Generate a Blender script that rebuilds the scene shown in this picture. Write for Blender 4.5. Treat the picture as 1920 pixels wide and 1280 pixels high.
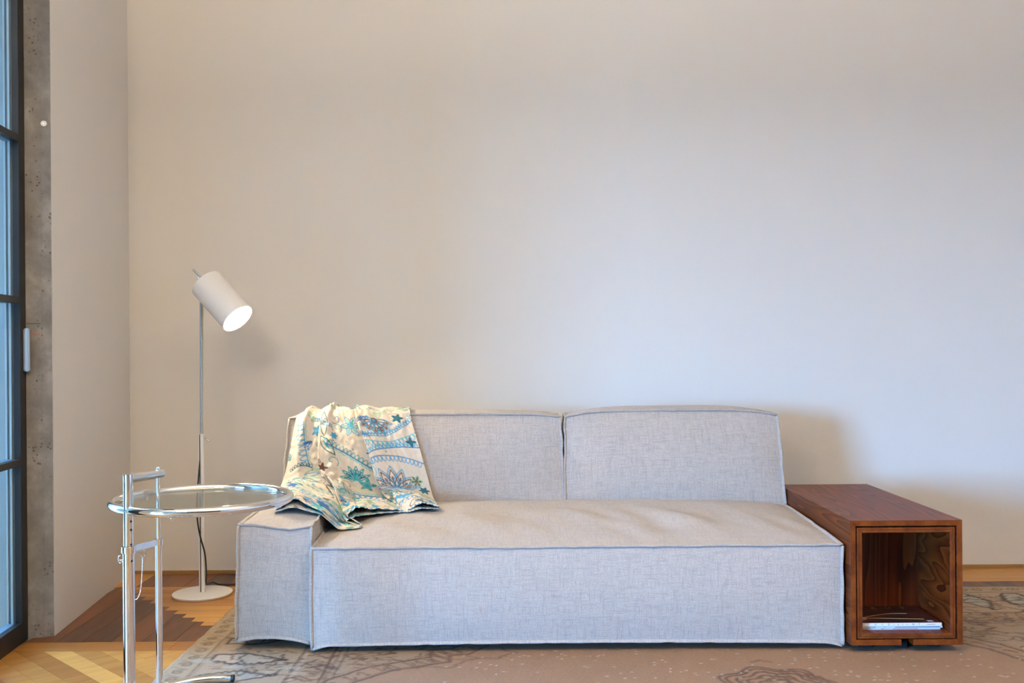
import bpy, bmesh, math, random
import numpy as np
from mathutils import Vector, Matrix, noise

random.seed(7)
rng = np.random.RandomState(11)
scene = bpy.context.scene
COL = scene.collection
for o in list(bpy.data.objects):
    bpy.data.objects.remove(o)
PI = math.pi

# ------------------------------------------------------------------ camera
EYE = 1.03
cam_data = bpy.data.cameras.new('camera')
cam = bpy.data.objects.new('camera', cam_data)
COL.objects.link(cam)
cam_data.sensor_width = 36.0
cam_data.lens = 35.0
cam_data.shift_y = 16.0 / 1920.0
cam_data.clip_start = 0.05
cam.location = (0, 0, EYE)
cam.rotation_euler = (Matrix.Rotation(math.radians(90), 3, 'X') @ Matrix.Rotation(math.radians(-0.43), 3, 'Z')).to_euler()
scene.camera = cam

# ------------------------------------------------------------------ sky, exposure, ceiling lamp, added fill lights
world = bpy.data.worlds.new('sky')
scene.world = world
world.use_nodes = True
wn = world.node_tree
bg = wn.nodes['Background']
bg.inputs['Color'].default_value = (0.22, 0.51, 1.0, 1)
bg.inputs['Strength'].default_value = 142.0

scene.view_settings.view_transform = 'Standard'
scene.view_settings.look = 'None'
scene.view_settings.gamma = 1.0
scene.view_settings.use_curve_mapping = False
scene.view_settings.exposure = -0.02
scene.cycles.use_denoising = True
scene.cycles.max_bounces = 8
scene.cycles.diffuse_bounces = 5
scene.cycles.transparent_max_bounces = 16
scene.cycles.caustics_reflective = False
scene.cycles.caustics_refractive = False
scene.cycles.sample_clamp_indirect = 8.0


def area_light(name, loc, rot, size, size_y, power, color, portal=False):
    l = bpy.data.lights.new(name, 'AREA')
    l.shape = 'RECTANGLE'
    l.size = size
    l.size_y = size_y
    l.energy = power
    l.color = color
    if portal:
        l.cycles.is_portal = True
    o = bpy.data.objects.new(name, l)
    COL.objects.link(o)
    o.location = loc
    o.rotation_euler = rot
    return o

CEIL = 3.0
WARM = (1.0, 0.85, 0.66)
# two invented fills bounce warm light off the ceiling; one soft ceiling panel
area_light('bounce_fill', (-0.6, 1.3, 2.25), (PI, 0, 0), 0.6, 0.6, 118, WARM)
area_light('bounce_fill', (1.7, 0.6, 2.2), (PI, 0, 0), 0.6, 0.6, 200, WARM)
sl_ = area_light('ceiling_spot', (-1.30, 0.5, 2.66), (0, 0, 0), 0.6, 0.6, 29, WARM)
sl_.rotation_euler = (Vector((-0.7, 4.5, 0.9)) - sl_.location).to_track_quat('-Z', 'Y').to_euler()

# ------------------------------------------------------------------ helpers
def tag(o, label=None, cat=None, group=None, kind=None):
    if label: o['label'] = label
    if cat: o['category'] = cat
    if group: o['group'] = group
    if kind: o['kind'] = kind
    return o


def link(name, mesh, mat=None, parent=None):
    o = bpy.data.objects.new(name, mesh)
    COL.objects.link(o)
    if mat is not None:
        for m in (mat if isinstance(mat, (list, tuple)) else [mat]):
            mesh.materials.append(m)
    if parent is not None:
        o.parent = parent
        o.matrix_parent_inverse = parent.matrix_basis.inverted()
    return o


def empty(name, loc):
    o = bpy.data.objects.new(name, None)
    COL.objects.link(o)
    o.location = loc
    o.empty_display_size = 0.1
    bpy.context.view_layer.update()
    return o


def from_bm(name, bm, mat=None, parent=None, smooth=False, sharp=None):
    me = bpy.data.meshes.new(name)
    bm.normal_update()
    bm.to_mesh(me)
    bm.free()
    if smooth:
        me.polygons.foreach_set('use_smooth', [True] * len(me.polygons))
        if sharp:
            me.set_sharp_from_angle(angle=math.radians(sharp))
    return link(name, me, mat, parent)


def box_bm(bm, x0, x1, y0, y1, z0, z1, bevel=0.0):
    vs = [bm.verts.new(p) for p in ((x0, y0, z0), (x1, y0, z0), (x1, y1, z0), (x0, y1, z0),
                                    (x0, y0, z1), (x1, y0, z1), (x1, y1, z1), (x0, y1, z1))]
    fs = [bm.faces.new([vs[i] for i in f]) for f in ((3, 2, 1, 0), (4, 5, 6, 7), (0, 1, 5, 4), (1, 2, 6, 5), (2, 3, 7, 6), (3, 0, 4, 7))]
    if bevel > 0:
        es = list({e for f in fs for e in f.edges})
        bmesh.ops.bevel(bm, geom=es, offset=bevel, segments=2, affect='EDGES', profile=0.6)
    return vs


def box(name, x0, x1, y0, y1, z0, z1, mat, parent=None, bevel=0.0):
    bm = bmesh.new()
    box_bm(bm, x0, x1, y0, y1, z0, z1, bevel)
    return from_bm(name, bm, mat, parent)


def prism(name, poly, z0, z1, mat, parent=None, bevel=0.0):
    """upright prism over a plan outline"""
    bm = bmesh.new()
    a = sum(poly[i][0] * poly[(i + 1) % len(poly)][1] - poly[(i + 1) % len(poly)][0] * poly[i][1] for i in range(len(poly)))
    if a < 0:
        poly = poly[::-1]
    lo = [bm.verts.new((p[0], p[1], z0)) for p in poly]
    hi = [bm.verts.new((p[0], p[1], z1)) for p in poly]
    n = len(poly)
    bm.faces.new(lo[::-1])
    top = bm.faces.new(hi)
    for i in range(n):
        bm.faces.new((lo[i], lo[(i + 1) % n], hi[(i + 1) % n], hi[i]))
    if bevel > 0:
        bmesh.ops.bevel(bm, geom=list(top.edges), offset=bevel, segments=1, affect='EDGES')
    return from_bm(name, bm, mat, parent)


def tube_bm(bm, pts, r, n=16, caps=True, closed=False):
    """round tube along a polyline, r a number or one per point"""
    pts = [Vector(p) for p in pts]
    N = len(pts)
    rs = r if isinstance(r, (list, tuple)) else [r] * N
    up = None
    rings = []
    for i, p in enumerate(pts):
        if closed:
            t = (pts[(i + 1) % N] - pts[i - 1]).normalized()
        else:
            t = (pts[min(i + 1, N - 1)] - pts[max(i - 1, 0)]).normalized()
        if up is None:
            up = Vector((0, 0, 1)) if abs(t.z) < 0.9 else Vector((1, 0, 0))
        s = t.cross(up).normalized()
        up = s.cross(t).normalized()
        rings.append([bm.verts.new(p + rs[i] * (math.cos(2 * PI * k / n) * s + math.sin(2 * PI * k / n) * up)) for k in range(n)])
    m = N if closed else N - 1
    for i in range(m):
        a, b = rings[i], rings[(i + 1) % N]
        for k in range(n):
            bm.faces.new((a[k], a[(k + 1) % n], b[(k + 1) % n], b[k]))
    if caps and not closed:
        bm.faces.new(rings[0][::-1])
        bm.faces.new(rings[-1])


def tube(name, pts, r, mat, parent=None, n=16, closed=False, sharp=50):
    bm = bmesh.new()
    tube_bm(bm, pts, r, n, True, closed)
    return from_bm(name, bm, mat, parent, True, sharp)


def lathe_bm(bm, prof, n=48, M=None, cap=False):
    """profile (radius, height) spun about z, optionally moved by matrix M"""
    M = M or Matrix()
    rings = []
    for r, z in prof:
        if r < 1e-6:
            rings.append([bm.verts.new(M @ Vector((0, 0, z)))])
        else:
            rings.append([bm.verts.new(M @ Vector((r * math.cos(2 * PI * k / n), r * math.sin(2 * PI * k / n), z))) for k in range(n)])
    for a, b in zip(rings[:-1], rings[1:]):
        for k in range(n):
            k2 = (k + 1) % n
            if len(a) == 1 and len(b) == 1:
                continue
            if len(a) == 1:
                bm.faces.new((a[0], b[k], b[k2]))
            elif len(b) == 1:
                bm.faces.new((a[k2], a[k], b[0]))
            else:
                bm.faces.new((a[k], b[k], b[k2], a[k2]))
    bmesh.ops.recalc_face_normals(bm, faces=bm.faces)


def lathe(name, prof, mat, parent=None, n=48, M=None, sharp=40):
    bm = bmesh.new()
    lathe_bm(bm, prof, n, M)
    return from_bm(name, bm, mat, parent, True, sharp)


def nz(x, y, z):
    return noise.noise(Vector((x, y, z)))


# ------------------------------------------------------------------ materials
class Mat:
    def __init__(self, name):
        self.m = bpy.data.materials.new(name)
        self.m.use_nodes = True
        self.t = self.m.node_tree
        self.b = self.t.nodes['Principled BSDF']

    def n(self, typ, **kw):
        nd = self.t.nodes.new(typ)
        for k, v in kw.items():
            if k.startswith('i_'):
                key = k[2:]
                key = int(key) if key.isdigit() else key
                nd.inputs[key].default_value = v
            else:
                setattr(nd, k, v)
        return nd

    def l(self, a, b):
        self.t.links.new(a, b)

    def set(self, **kw):
        for k, v in kw.items():
            k = k.replace('_', ' ')
            self.b.inputs[k].default_value = v
        return self

    def coords(self, kind='Object', scale=(1, 1, 1), rot=(0, 0, 0)):
        tc = self.n('ShaderNodeTexCoord')
        mp = self.n('ShaderNodeMapping')
        mp.inputs['Scale'].default_value = scale
        mp.inputs['Rotation'].default_value = rot
        self.l(tc.outputs[kind], mp.inputs['Vector'])
        return mp.outputs['Vector']

    def noise(self, vec, scale, detail=2, rough=0.5, dist=0.0):
        nd = self.n('ShaderNodeTexNoise')
        nd.inputs['Scale'].default_value = scale
        nd.inputs['Detail'].default_value = detail
        nd.inputs['Roughness'].default_value = rough
        nd.inputs['Distortion'].default_value = dist
        self.l(vec, nd.inputs['Vector'])
        return nd.outputs['Fac']

    def ramp(self, fac, stops):
        nd = self.n('ShaderNodeValToRGB')
        el = nd.color_ramp.elements
        while len(el) < len(stops):
            el.new(0.5)
        for e, (p, c) in zip(el, stops):
            e.position = p
            e.color = (*c, 1) if len(c) == 3 else c
        self.l(fac, nd.inputs['Fac'])
        return nd.outputs['Color']

    def mix(self, fac, a, b, mode='MIX'):
        nd = self.n('ShaderNodeMix', data_type='RGBA', blend_type=mode)
        for src, idx in ((fac, 0), (a, 6), (b, 7)):
            if isinstance(src, (int, float)):
                nd.inputs[idx].default_value = src
            elif isinstance(src, tuple):
                nd.inputs[idx].default_value = (*src, 1)
            else:
                self.l(src, nd.inputs[idx])
        return nd.outputs[2]

    def math(self, op, a, b=0.0):
        nd = self.n('ShaderNodeMath', operation=op)
        for i, s in enumerate((a, b)):
            if isinstance(s, (int, float)):
                nd.inputs[i].default_value = s
            else:
                self.l(s, nd.inputs[i])
        return nd.outputs[0]

    def color(self, c):
        if isinstance(c, tuple):
            self.b.inputs['Base Color'].default_value = (*c, 1)
        else:
            self.l(c, self.b.inputs['Base Color'])

    def bump(self, h, strength=0.2, dist=0.01):
        nd = self.n('ShaderNodeBump')
        nd.inputs['Strength'].default_value = strength
        nd.inputs['Distance'].default_value = dist
        self.l(h, nd.inputs['Height'])
        self.l(nd.outputs['Normal'], self.b.inputs['Normal'])


def simple(name, col, rough=0.5, metal=0.0, **kw):
    m = Mat(name)
    m.color(col)
    m.set(Roughness=rough, Metallic=metal)
    m.set(**kw)
    return m.m


def m_plaster(name, c1, c2):
    m = Mat(name)
    v = m.coords()
    big = m.noise(v, 0.9, 3, 0.55)
    st = m.noise(m.coords(scale=(6, 6, 0.4)), 2.0, 3)
    col = m.mix(big, c1, c2)
    col = m.mix(m.math('MULTIPLY', st, 0.10), col, (0.62, 0.60, 0.57))
    # small scuffs
    sc = m.ramp(m.noise(m.coords(scale=(9, 9, 26)), 2.2, 4, 0.6), [(0.0, (0, 0, 0)), (0.735, (0, 0, 0)), (0.76, (1, 1, 1))])
    col = m.mix(m.math('MULTIPLY', sc, 0.10), col, (0.35, 0.33, 0.30))
    m.color(col)
    m.set(Roughness=0.85)
    f = m.math('ADD', m.noise(v, 120, 3), m.math('MULTIPLY', m.noise(v, 9, 3), 2.0))
    m.bump(f, 0.10, 0.004)
    return m.m


def m_concrete():
    m = Mat('bare_concrete')
    v = m.coords()
    vs = m.coords(scale=(3, 3, 0.6))
    a = m.noise(v, 9, 6, 0.65)
    b = m.noise(vs, 3, 5, 0.6)
    col = m.ramp(a, [(0.25, (0.105, 0.098, 0.092)), (0.5, (0.20, 0.19, 0.178)), (0.72, (0.33, 0.315, 0.30))])
    col = m.mix(m.ramp(b, [(0.42, (0, 0, 0)), (0.7, (0.65, 0.65, 0.65))]), col, (0.14, 0.118, 0.095))
    vo = m.n('ShaderNodeTexVoronoi')
    vo.inputs['Scale'].default_value = 60
    m.l(v, vo.inputs['Vector'])
    gate = m.ramp(m.noise(v, 14, 2), [(0.52, (0, 0, 0)), (0.6, (1, 1, 1))])
    pores = m.ramp(vo.outputs['Distance'], [(0.16, (1, 1, 1)), (0.24, (0, 0, 0))])
    pm = m.math('MULTIPLY', pores, gate)
    col = m.mix(m.math('MULTIPLY', pm, 0.75), col, (0.06, 0.05, 0.045))
    m.color(col)
    m.set(Roughness=0.9)
    h = m.math('SUBTRACT', m.math('MULTIPLY', a, 0.8), pm)
    m.bump(h, 0.6, 0.006)
    return m.m


def m_plank(name, c_dark, c_light, direction):
    """one floor-plank timber; every object gets its own tone"""
    m = Mat(name)
    rot = {'y': (0, 0, 0), 'x': (0, 0, PI / 2), 'd': (0, 0, -PI / 4)}[direction]
    oi = m.n('ShaderNodeObjectInfo')
    tc = m.n('ShaderNodeTexCoord')
    addv = m.n('ShaderNodeVectorMath', operation='ADD')
    m.l(tc.outputs['Object'], addv.inputs[0])
    sc = m.n('ShaderNodeVectorMath', operation='SCALE')
    m.l(oi.outputs['Random'], sc.inputs['Scale'])
    sc.inputs[0].default_value = (7.0, 11.0, 3.0)
    m.l(sc.outputs[0], addv.inputs[1])
    mp = m.n('ShaderNodeMapping')
    mp.vector_type = 'TEXTURE'
    mp.inputs['Rotation'].default_value = rot
    m.l(addv.outputs[0], mp.inputs['Vector'])
    st = m.n('ShaderNodeMapping')
    st.inputs['Scale'].default_value = (1.0, 0.06, 1.0)
    m.l(mp.outputs['Vector'], st.inputs['Vector'])
    g = m.noise(st.outputs['Vector'], 60, 5, 0.6, 0.6)
    g2 = m.noise(st.outputs['Vector'], 16, 3, 0.5, 1.2)
    f = m.math('ADD', m.math('MULTIPLY', g, 0.55), m.math('MULTIPLY', g2, 0.5))
    f = m.math('ADD', f, m.math('MULTIPLY', m.math('SUBTRACT', oi.outputs['Random'], 0.5), 0.55))
    col = m.ramp(f, [(0.22, c_dark), (0.85, c_light)])
    m.color(col)
    m.set(Roughness=0.42)
    m.b.inputs['Coat Weight'].default_value = 0.08
    m.b.inputs['Coat Roughness'].default_value = 0.2
    m.bump(g, 0.05, 0.002)
    return m.m


def m_linen():
    m = Mat('melange_linen_weave')
    tc = m.n('ShaderNodeTexCoord')
    uv = tc.outputs['UV']

    def stretched(sx, sy, detail=3, loc=(0, 0, 0)):
        mp = m.n('ShaderNodeMapping')
        mp.inputs['Scale'].default_value = (sx, sy, 1)
        mp.inputs['Location'].default_value = loc
        m.l(uv, mp.inputs['Vector'])
        return m.noise(mp.outputs['Vector'], 1.0, detail, 0.6)
    wa = stretched(620, 22, 2)
    wb = stretched(22, 620, 2, (3, 7, 0))
    wa2 = stretched(130, 9, 3, (9, 1, 0))
    wb2 = stretched(9, 130, 3, (1, 5, 0))
    big = stretched(7, 7, 3, (4, 4, 0))
    slub = m.math('MAXIMUM', m.ramp(wa, [(0.52, (0, 0, 0)), (0.72, (1, 1, 1))]), m.ramp(wb, [(0.52, (0, 0, 0)), (0.72, (1, 1, 1))]))
    slub2 = m.math('MAXIMUM', m.ramp(wa2, [(0.5, (0, 0, 0)), (0.75, (1, 1, 1))]), m.ramp(wb2, [(0.5, (0, 0, 0)), (0.75, (1, 1, 1))]))
    col = m.mix(m.math('MULTIPLY', slub, 0.60), (0.465, 0.415, 0.38), (0.115, 0.115, 0.13))
    col = m.mix(m.math('MULTIPLY', slub2, 0.45), col, (0.19, 0.195, 0.22))
    col = m.mix(m.math('MULTIPLY', big, 0.25), col, (0.54, 0.47, 0.40))
    # tiny dark weave points
    mp = m.n('ShaderNodeMapping')
    mp.inputs['Scale'].default_value = (1, 1, 1)
    mp.inputs['Rotation'].default_value = (0, 0, PI / 4)
    m.l(uv, mp.inputs['Vector'])
    ck = m.n('ShaderNodeTexChecker')
    ck.inputs['Scale'].default_value = 330
    m.l(mp.outputs['Vector'], ck.inputs['Vector'])
    pt = m.math('MULTIPLY', ck.outputs['Fac'], m.ramp(stretched(300, 300, 1), [(0.42, (0, 0, 0)), (0.62, (1, 1, 1))]))
    col = m.mix(m.math('MULTIPLY', pt, 0.62), col, (0.19, 0.175, 0.18))
    m.color(col)
    m.set(Roughness=0.95)
    m.b.inputs['Sheen Weight'].default_value = 0.15
    h = m.math('ADD', m.math('MULTIPLY', ck.outputs['Fac'], 0.5), m.math('ADD', wa, wb))
    m.bump(h, 0.35, 0.0016)
    return m.m


def m_rosewood(name, axis, figure='straight'):
    """figured red-brown veneer; axis is the grain direction"""
    m = Mat(name)
    sc = {'y': (9, 0.8, 9), 'x': (0.8, 9, 9), 'z': (9, 9, 0.8)}[axis]
    if figure == 'swirl':
        sc = (6, 1.6, 6)
    v = m.coords(scale=sc)
    wa = m.n('ShaderNodeTexNoise')
    wa.inputs['Scale'].default_value = 1.1 if figure != 'swirl' else 1.4
    wa.inputs['Detail'].default_value = 1.5
    m.l(v, wa.inputs['Vector'])
    rings = m.math('FRACT', m.math('MULTIPLY', wa.outputs['Fac'], 13.0 if figure == 'straight' else 17.0))
    fine = m.noise(m.coords(scale=tuple(s * 22 if s > 1 else s * 4 for s in sc)), 1.0, 4, 0.6)
    f = m.math('ADD', m.math('MULTIPLY', rings, 0.62), m.math('MULTIPLY', fine, 0.4))
    col = m.ramp(f, [(0.08, (0.020, 0.0035, 0.001)), (0.28, (0.065, 0.011, 0.002)), (0.62, (0.13, 0.027, 0.004)), (0.95, (0.19, 0.048, 0.007))])
    m.color(col)
    m.set(Roughness=0.45)
    m.b.inputs['Specular IOR Level'].default_value = 0.28
    m.bump(fine, 0.06, 0.001)
    return m.m


def m_edge_ply():
    """the edge-banded front faces: pin-striped lighter timber"""
    m = Mat('rosewood_edge')
    v = m.coords(scale=(1, 1, 1))
    g = m.noise(m.coords(scale=(14, 4, 14)), 2.0, 2)
    col = m.ramp(g, [(0.3, (0.095, 0.019, 0.003)), (0.7, (0.185, 0.045, 0.006))])
    m.color(col)
    m.set(Roughness=0.5)
    m.b.inputs['Specular IOR Level'].default_value = 0.2
    return m.m


def m_glass(name, tint, gloss=0.08, rough=0.0):
    m = Mat(name)
    t = m.t
    out = t.nodes['Material Output']
    tr = m.n('ShaderNodeBsdfTransparent')
    tr.inputs['Color'].default_value = (*tint, 1)
    gl = m.n('ShaderNodeBsdfGlossy')
    gl.inputs['Roughness'].default_value = rough
    # Schlick reflectance, the same from both sides of the sheet
    lw_ = m.n('ShaderNodeLayerWeight')
    lw_.inputs['Blend'].default_value = 0.5
    f5 = m.math('POWER', lw_.outputs['Facing'], 5.0)
    fac = m.math('ADD', m.math('MULTIPLY', f5, 0.9), 0.035)
    mx = m.n('ShaderNodeMixShader')
    m.l(fac, mx.inputs['Fac'])
    m.l(tr.outputs[0], mx.inputs[1])
    m.l(gl.outputs[0], mx.inputs[2])
    m.l(mx.outputs[0], out.inputs['Surface'])
    return m.m


def m_attr(name, rough=0.9, bump_scale=300, bump_strength=0.3, wear=0.0):
    m = Mat(name)
    at = m.n('ShaderNodeAttribute', attribute_name='print')
    col = at.outputs['Color']
    v = m.coords()
    if wear:
        w = m.noise(v, 11, 5, 0.65)
        fade = m.ramp(w, [(0.35, (0, 0, 0)), (0.7, (1, 1, 1))])
        col = m.mix(m.math('MULTIPLY', fade, wear), col, (0.31, 0.195, 0.12))
        pile = m.noise(m.coords(scale=(1, 0.25, 1)), 420, 2)
        col = m.mix(0.5, col, m.ramp(pile, [(0.3, (0.55, 0.55, 0.55)), (0.7, (1.0, 1.0, 1.0))]), 'MULTIPLY')
    m.color(col)
    m.set(Roughness=rough)
    m.bump(m.noise(v, bump_scale, 3), bump_strength, 0.003)
    return m.m


M_wall = m_plaster('wall_paint', (0.74, 0.715, 0.68), (0.70, 0.675, 0.64))
M_ceil = m_plaster('ceiling_paint', (0.74, 0.70, 0.64), (0.72, 0.68, 0.62))
M_concrete = m_concrete()
M_lightx = m_plank('pale_oak_across', (0.30, 0.115, 0.018), (0.60, 0.30, 0.065), 'x')
M_lightd = m_plank('pale_oak_diagonal', (0.27, 0.095, 0.012), (0.60, 0.29, 0.060), 'd')
M_lighty = m_plank('pale_oak_lengthwise', (0.30, 0.115, 0.018), (0.60, 0.30, 0.065), 'y')
M_darky = m_plank('walnut_lengthwise', (0.045, 0.012, 0.003), (0.225, 0.070, 0.018), 'y')
M_skirt = simple('stained_skirting', (0.28, 0.15, 0.045), 0.6)
M_linen = m_linen()
M_black = simple('black_fabric_base', (0.006, 0.006, 0.008), 0.9)
M_frame = simple('black_steel', (0.006, 0.0055, 0.006), 0.45)
M_chrome = simple('chrome', (0.86, 0.87, 0.88), 0.04, 1.0)
M_steel = simple('brushed_steel', (0.55, 0.55, 0.56), 0.25, 1.0)
M_alu = simple('satin_aluminium', (0.62, 0.61, 0.60), 0.35, 0.8)
M_white = simple('white_lacquer', (0.80, 0.77, 0.73), 0.35)
M_whitein = simple('white_enamel', (0.88, 0.86, 0.82), 0.6)
M_cable = simple('black_cable', (0.008, 0.008, 0.008), 0.5)
M_dark = simple('dark_gap', (0.008, 0.006, 0.005), 0.8)
M_glass = m_glass('door_glass', (0.90, 0.96, 0.97))
M_tglass = m_glass('table_glass', (0.90, 0.95, 0.92))
M_plastic = simple('white_plastic', (0.75, 0.74, 0.70), 0.4)

# ------------------------------------------------------------------ room shell
WB = 4.645                      # back wall plane
def st(o): return tag(o, kind='structure')

floor = st(box('floor', -4.75, 4.8, -4.4, 4.85, -0.12, -0.012, m_plank('sub_floor_oak', (0.22, 0.10, 0.03), (0.42, 0.24, 0.09), 'y')))
st(box('wall_back', -4.75, 4.8, WB, WB + 0.2, -0.012, CEIL, M_wall))
st(prism('wall_left', [(-1.677, 3.636), (-1.784, WB), (-2.0, WB), (-2.0, 3.70)], -0.012, CEIL, M_wall))
st(prism('wall_left_pier', [(-1.6785, 3.634), (-1.7065, 3.622), (-1.7105, 3.617), (-1.757, 3.601), (-2.0, 3.60), (-2.0, 3.698), (-1.74, 3.64)], -0.012, CEIL, M_concrete))
pier = bpy.data.objects['wall_left_pier']
prism('formwork_joint', [(-1.7560, 3.5995), (-1.7125, 3.6145), (-1.7120, 3.6165), (-1.7555, 3.6020)], 1.1375, 1.1400, simple('dark_joint', (0.06, 0.05, 0.045), 0.9), pier)
tag(prism('chalk_mark', [(-1.7420, 3.6045), (-1.7140, 3.6142), (-1.7135, 3.6160), (-1.7415, 3.6063)], 1.0990, 1.1008, simple('red_crayon', (0.35, 0.09, 0.05), 0.9), pier), 'short red line drawn on the concrete')
st(box('wall_right', 4.6, 4.8, -4.2, WB, -0.012, CEIL, M_wall))
st(box('wall_front', -4.75, 4.8, -4.4, -4.2, -0.012, CEIL, simple('dark_for_chrome', (0.10, 0.07, 0.055), 0.6)))  # unseen wall, coloured dark to give the chrome dark reflections
st(box('ceiling', -4.75, 4.8, -4.4, 4.85, CEIL, CEIL + 0.2, M_ceil))
st(box('baseboard_back', -1.81, 4.6, WB - 0.014, WB, 0.0, 0.014, M_skirt))

# ---- the glazed side: direction of the sliding doors
E = Vector((0.1050, -0.9945, 0.0)).normalized()      # along the wall towards the viewer
NI = Vector((0.9945, 0.1050, 0.0))                  # into the room
P0 = Vector((-1.757, 3.600, 0.0))


def wpt(a, b, z):
    """a along the glazed wall, b out of it into the room"""
    p = P0 + a * E + b * NI
    return Vector((p.x, p.y, z))


def wbox(name, a0, a1, b0, b1, z0, z1, mat, parent=None, bevel=0.0):
    bm = bmesh.new()
    vs = [bm.verts.new(wpt(a, b, z)) for z in (z0, z1) for (a, b) in ((a0, b0), (a1, b0), (a1, b1), (a0, b1))]
    fs = [bm.faces.new([vs[i] for i in f]) for f in ((0, 1, 2, 3), (7, 6, 5, 4), (0, 4, 5, 1), (1, 5, 6, 2), (2, 6, 7, 3), (3, 7, 4, 0))]
    bmesh.ops.recalc_face_normals(bm, faces=bm.faces)
    if bevel:
        bmesh.ops.bevel(bm, geom=list(bm.edges), offset=bevel, segments=2, affect='EDGES')
    return from_bm(name, bm, mat, parent)

DOORH = 2.72
RAILS = (0.643, 1.221, 1.797, 2.372)


M_outer = simple('frame_daylight_blue', (0.20, 0.25, 0.30), 0.4)  # daylight blue on the frame's outdoor side, put into the colour
M_bead = simple('glazing_bead_glint', (0.75, 0.80, 0.82), 0.4)  # bright highlights along the bead edges, put into the colour


def glazed_leaf(name, a0, a1, off, handle):
    root = st(empty(name, wpt((a0 + a1) / 2, 0, 0)))
    f0, fm, f1 = off - 0.05, off - 0.022, off

    def member(nm, x0, x1, z0, z1):
        wbox(nm, x0, x1, fm, f1, z0, z1, M_frame, root)
        tag(wbox('outer_' + nm, x0, x1, f0, fm, z0, z1, M_outer, root), 'outdoor side of the frame, daylight blue in its colour')
    member('stile', a0, a0 + 0.055, 0.0, DOORH)
    member('stile', a1 - 0.055, a1, 0.0, DOORH)
    member('bottom_rail', a0 + 0.055, a1 - 0.055, 0.0, 0.072)
    member('top_rail', a0 + 0.055, a1 - 0.055, DOORH - 0.07, DOORH)
    for z in RAILS:
        member('glazing_bar', a0 + 0.055, a1 - 0.055, z - 0.012, z + 0.012)
    zs = [0.072] + list(RAILS) + [DOORH - 0.07]
    for z0, z1 in zip(zs[:-1], zs[1:]):
        if z0 > 0.08: z0 += 0.012
        if z1 < DOORH - 0.08: z1 -= 0.012
        wbox('pane', a0 + 0.055, a1 - 0.055, fm - 0.006, fm, z0, z1, M_glass, root)
        wbox('glazing_bead', a0 + 0.055, a0 + 0.062, fm - 0.013, fm - 0.006, z0, z1, M_bead, root)
        wbox('glazing_bead', a0 + 0.055, a0 + 0.060, f0, f0 + 0.006, z0, z1, M_bead, root)
    if handle:
        hb = wbox('handle', a0 + 0.015, a0 + 0.033, off + 0.001, off + 0.022, 0.966, 1.121, M_alu, root, 0.004)
        tag(hb, 'slim satin metal pull handle')
    return root

glazed_leaf('door_1', 0.002, 1.12, 0.0, True)
st(wbox('wall_left_jamb', 1.122, 1.298, -0.16, -0.0, -0.012, CEIL, M_frame))
st(wbox('wall_left_lintel', 0.0, 1.122, -0.2, 0.0, DOORH + 0.003, CEIL, M_frame))
# the room runs on to the left in front of the added enclosure, up to a wide low window in the far side wall
WX = -4.6
WY0, WY1, WH = -3.5, -0.9, 2.0
st(box('wall_far_left', WX - 0.15, WX, -4.2, WY0, -0.012, CEIL, M_wall))
st(box('wall_far_left_side', WX - 0.15, WX, WY1, 2.35, -0.012, CEIL, M_wall))
st(box('wall_far_left_head', WX - 0.15, WX, WY0, WY1, WH, CEIL, M_wall))
win = st(empty('window_1', (WX, (WY0 + WY1) / 2, 0)))
for y in (WY0, (WY0 + WY1) / 2 - 0.025, WY1 - 0.05):
    box('stile', WX - 0.10, WX - 0.05, y, y + 0.05, 0.0, WH, M_frame, win)
box('bottom_rail', WX - 0.10, WX - 0.05, WY0 + 0.05, WY1 - 0.05, 0.0, 0.06, M_frame, win)
box('top_rail', WX - 0.10, WX - 0.05, WY0 + 0.05, WY1 - 0.05, WH - 0.05, WH, M_frame, win)
for y in (WY0 + 0.05, (WY0 + WY1) / 2 + 0.025):
    box('pane', WX - 0.078, WX - 0.072, y, y + (WY1 - WY0) / 2 - 0.075, 0.06, WH - 0.05, M_glass, win)

# ---- invented enclosure behind the door: walls dim its daylight, one opening to the sky
M_encl = m_plaster('enclosure_reveal_paint', (0.58, 0.58, 0.56), (0.54, 0.55, 0.54))
st(wbox('wall_light_block', 1.13, 1.29, -3.1, -0.165, -0.012, CEIL, M_encl))
st(box('wall_light_block_outer', WX - 0.15, WX, 2.35, 3.75, -0.012, CEIL, M_encl))
st(box('wall_light_block_sill', WX - 0.15, WX, 3.75, WB, -0.012, 0.3, M_encl))
st(box('wall_light_block_head', WX - 0.15, WX, 3.75, WB, 2.7, CEIL, M_encl))
st(box('trim_reveal', -2.0, -1.815, 3.588, 3.5995, -0.012, CEIL, M_encl))
st(box('ground_terrace', -60.0, -4.76, -40.0, 40.0, -0.20, -0.10, simple('pale_paving', (0.30, 0.29, 0.27), 0.9)))

# daylight portals in the window and the enclosure's opening
area_light('window_portal', (WX - 0.12, (WY0 + WY1) / 2, WH / 2 + 0.01), (0, math.radians(-90), 0), WH - 0.1, WY1 - WY0 - 0.1, 1.0, (1, 1, 1), True)
po = area_light('window_portal', (WX - 0.08, 4.2, 1.5), (0, math.radians(-90), 0), 2.4, 0.88, 1.0, (1, 1, 1), True)

# ------------------------------------------------------------------ floor planks
def plank_obj(poly, mat, jitter=0.0):
    if len(poly) < 3:
        return
    return prism('plank', poly, -0.0119, random.uniform(-0.0004, 0.0), mat, floor, 0.0)


def rect(x0, x1, y0, y1, g=0.0005):
    return [(x0 + g, y0 + g), (x1 - g, y0 + g), (x1 - g, y1 - g), (x0 + g, y1 - g)]


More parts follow.
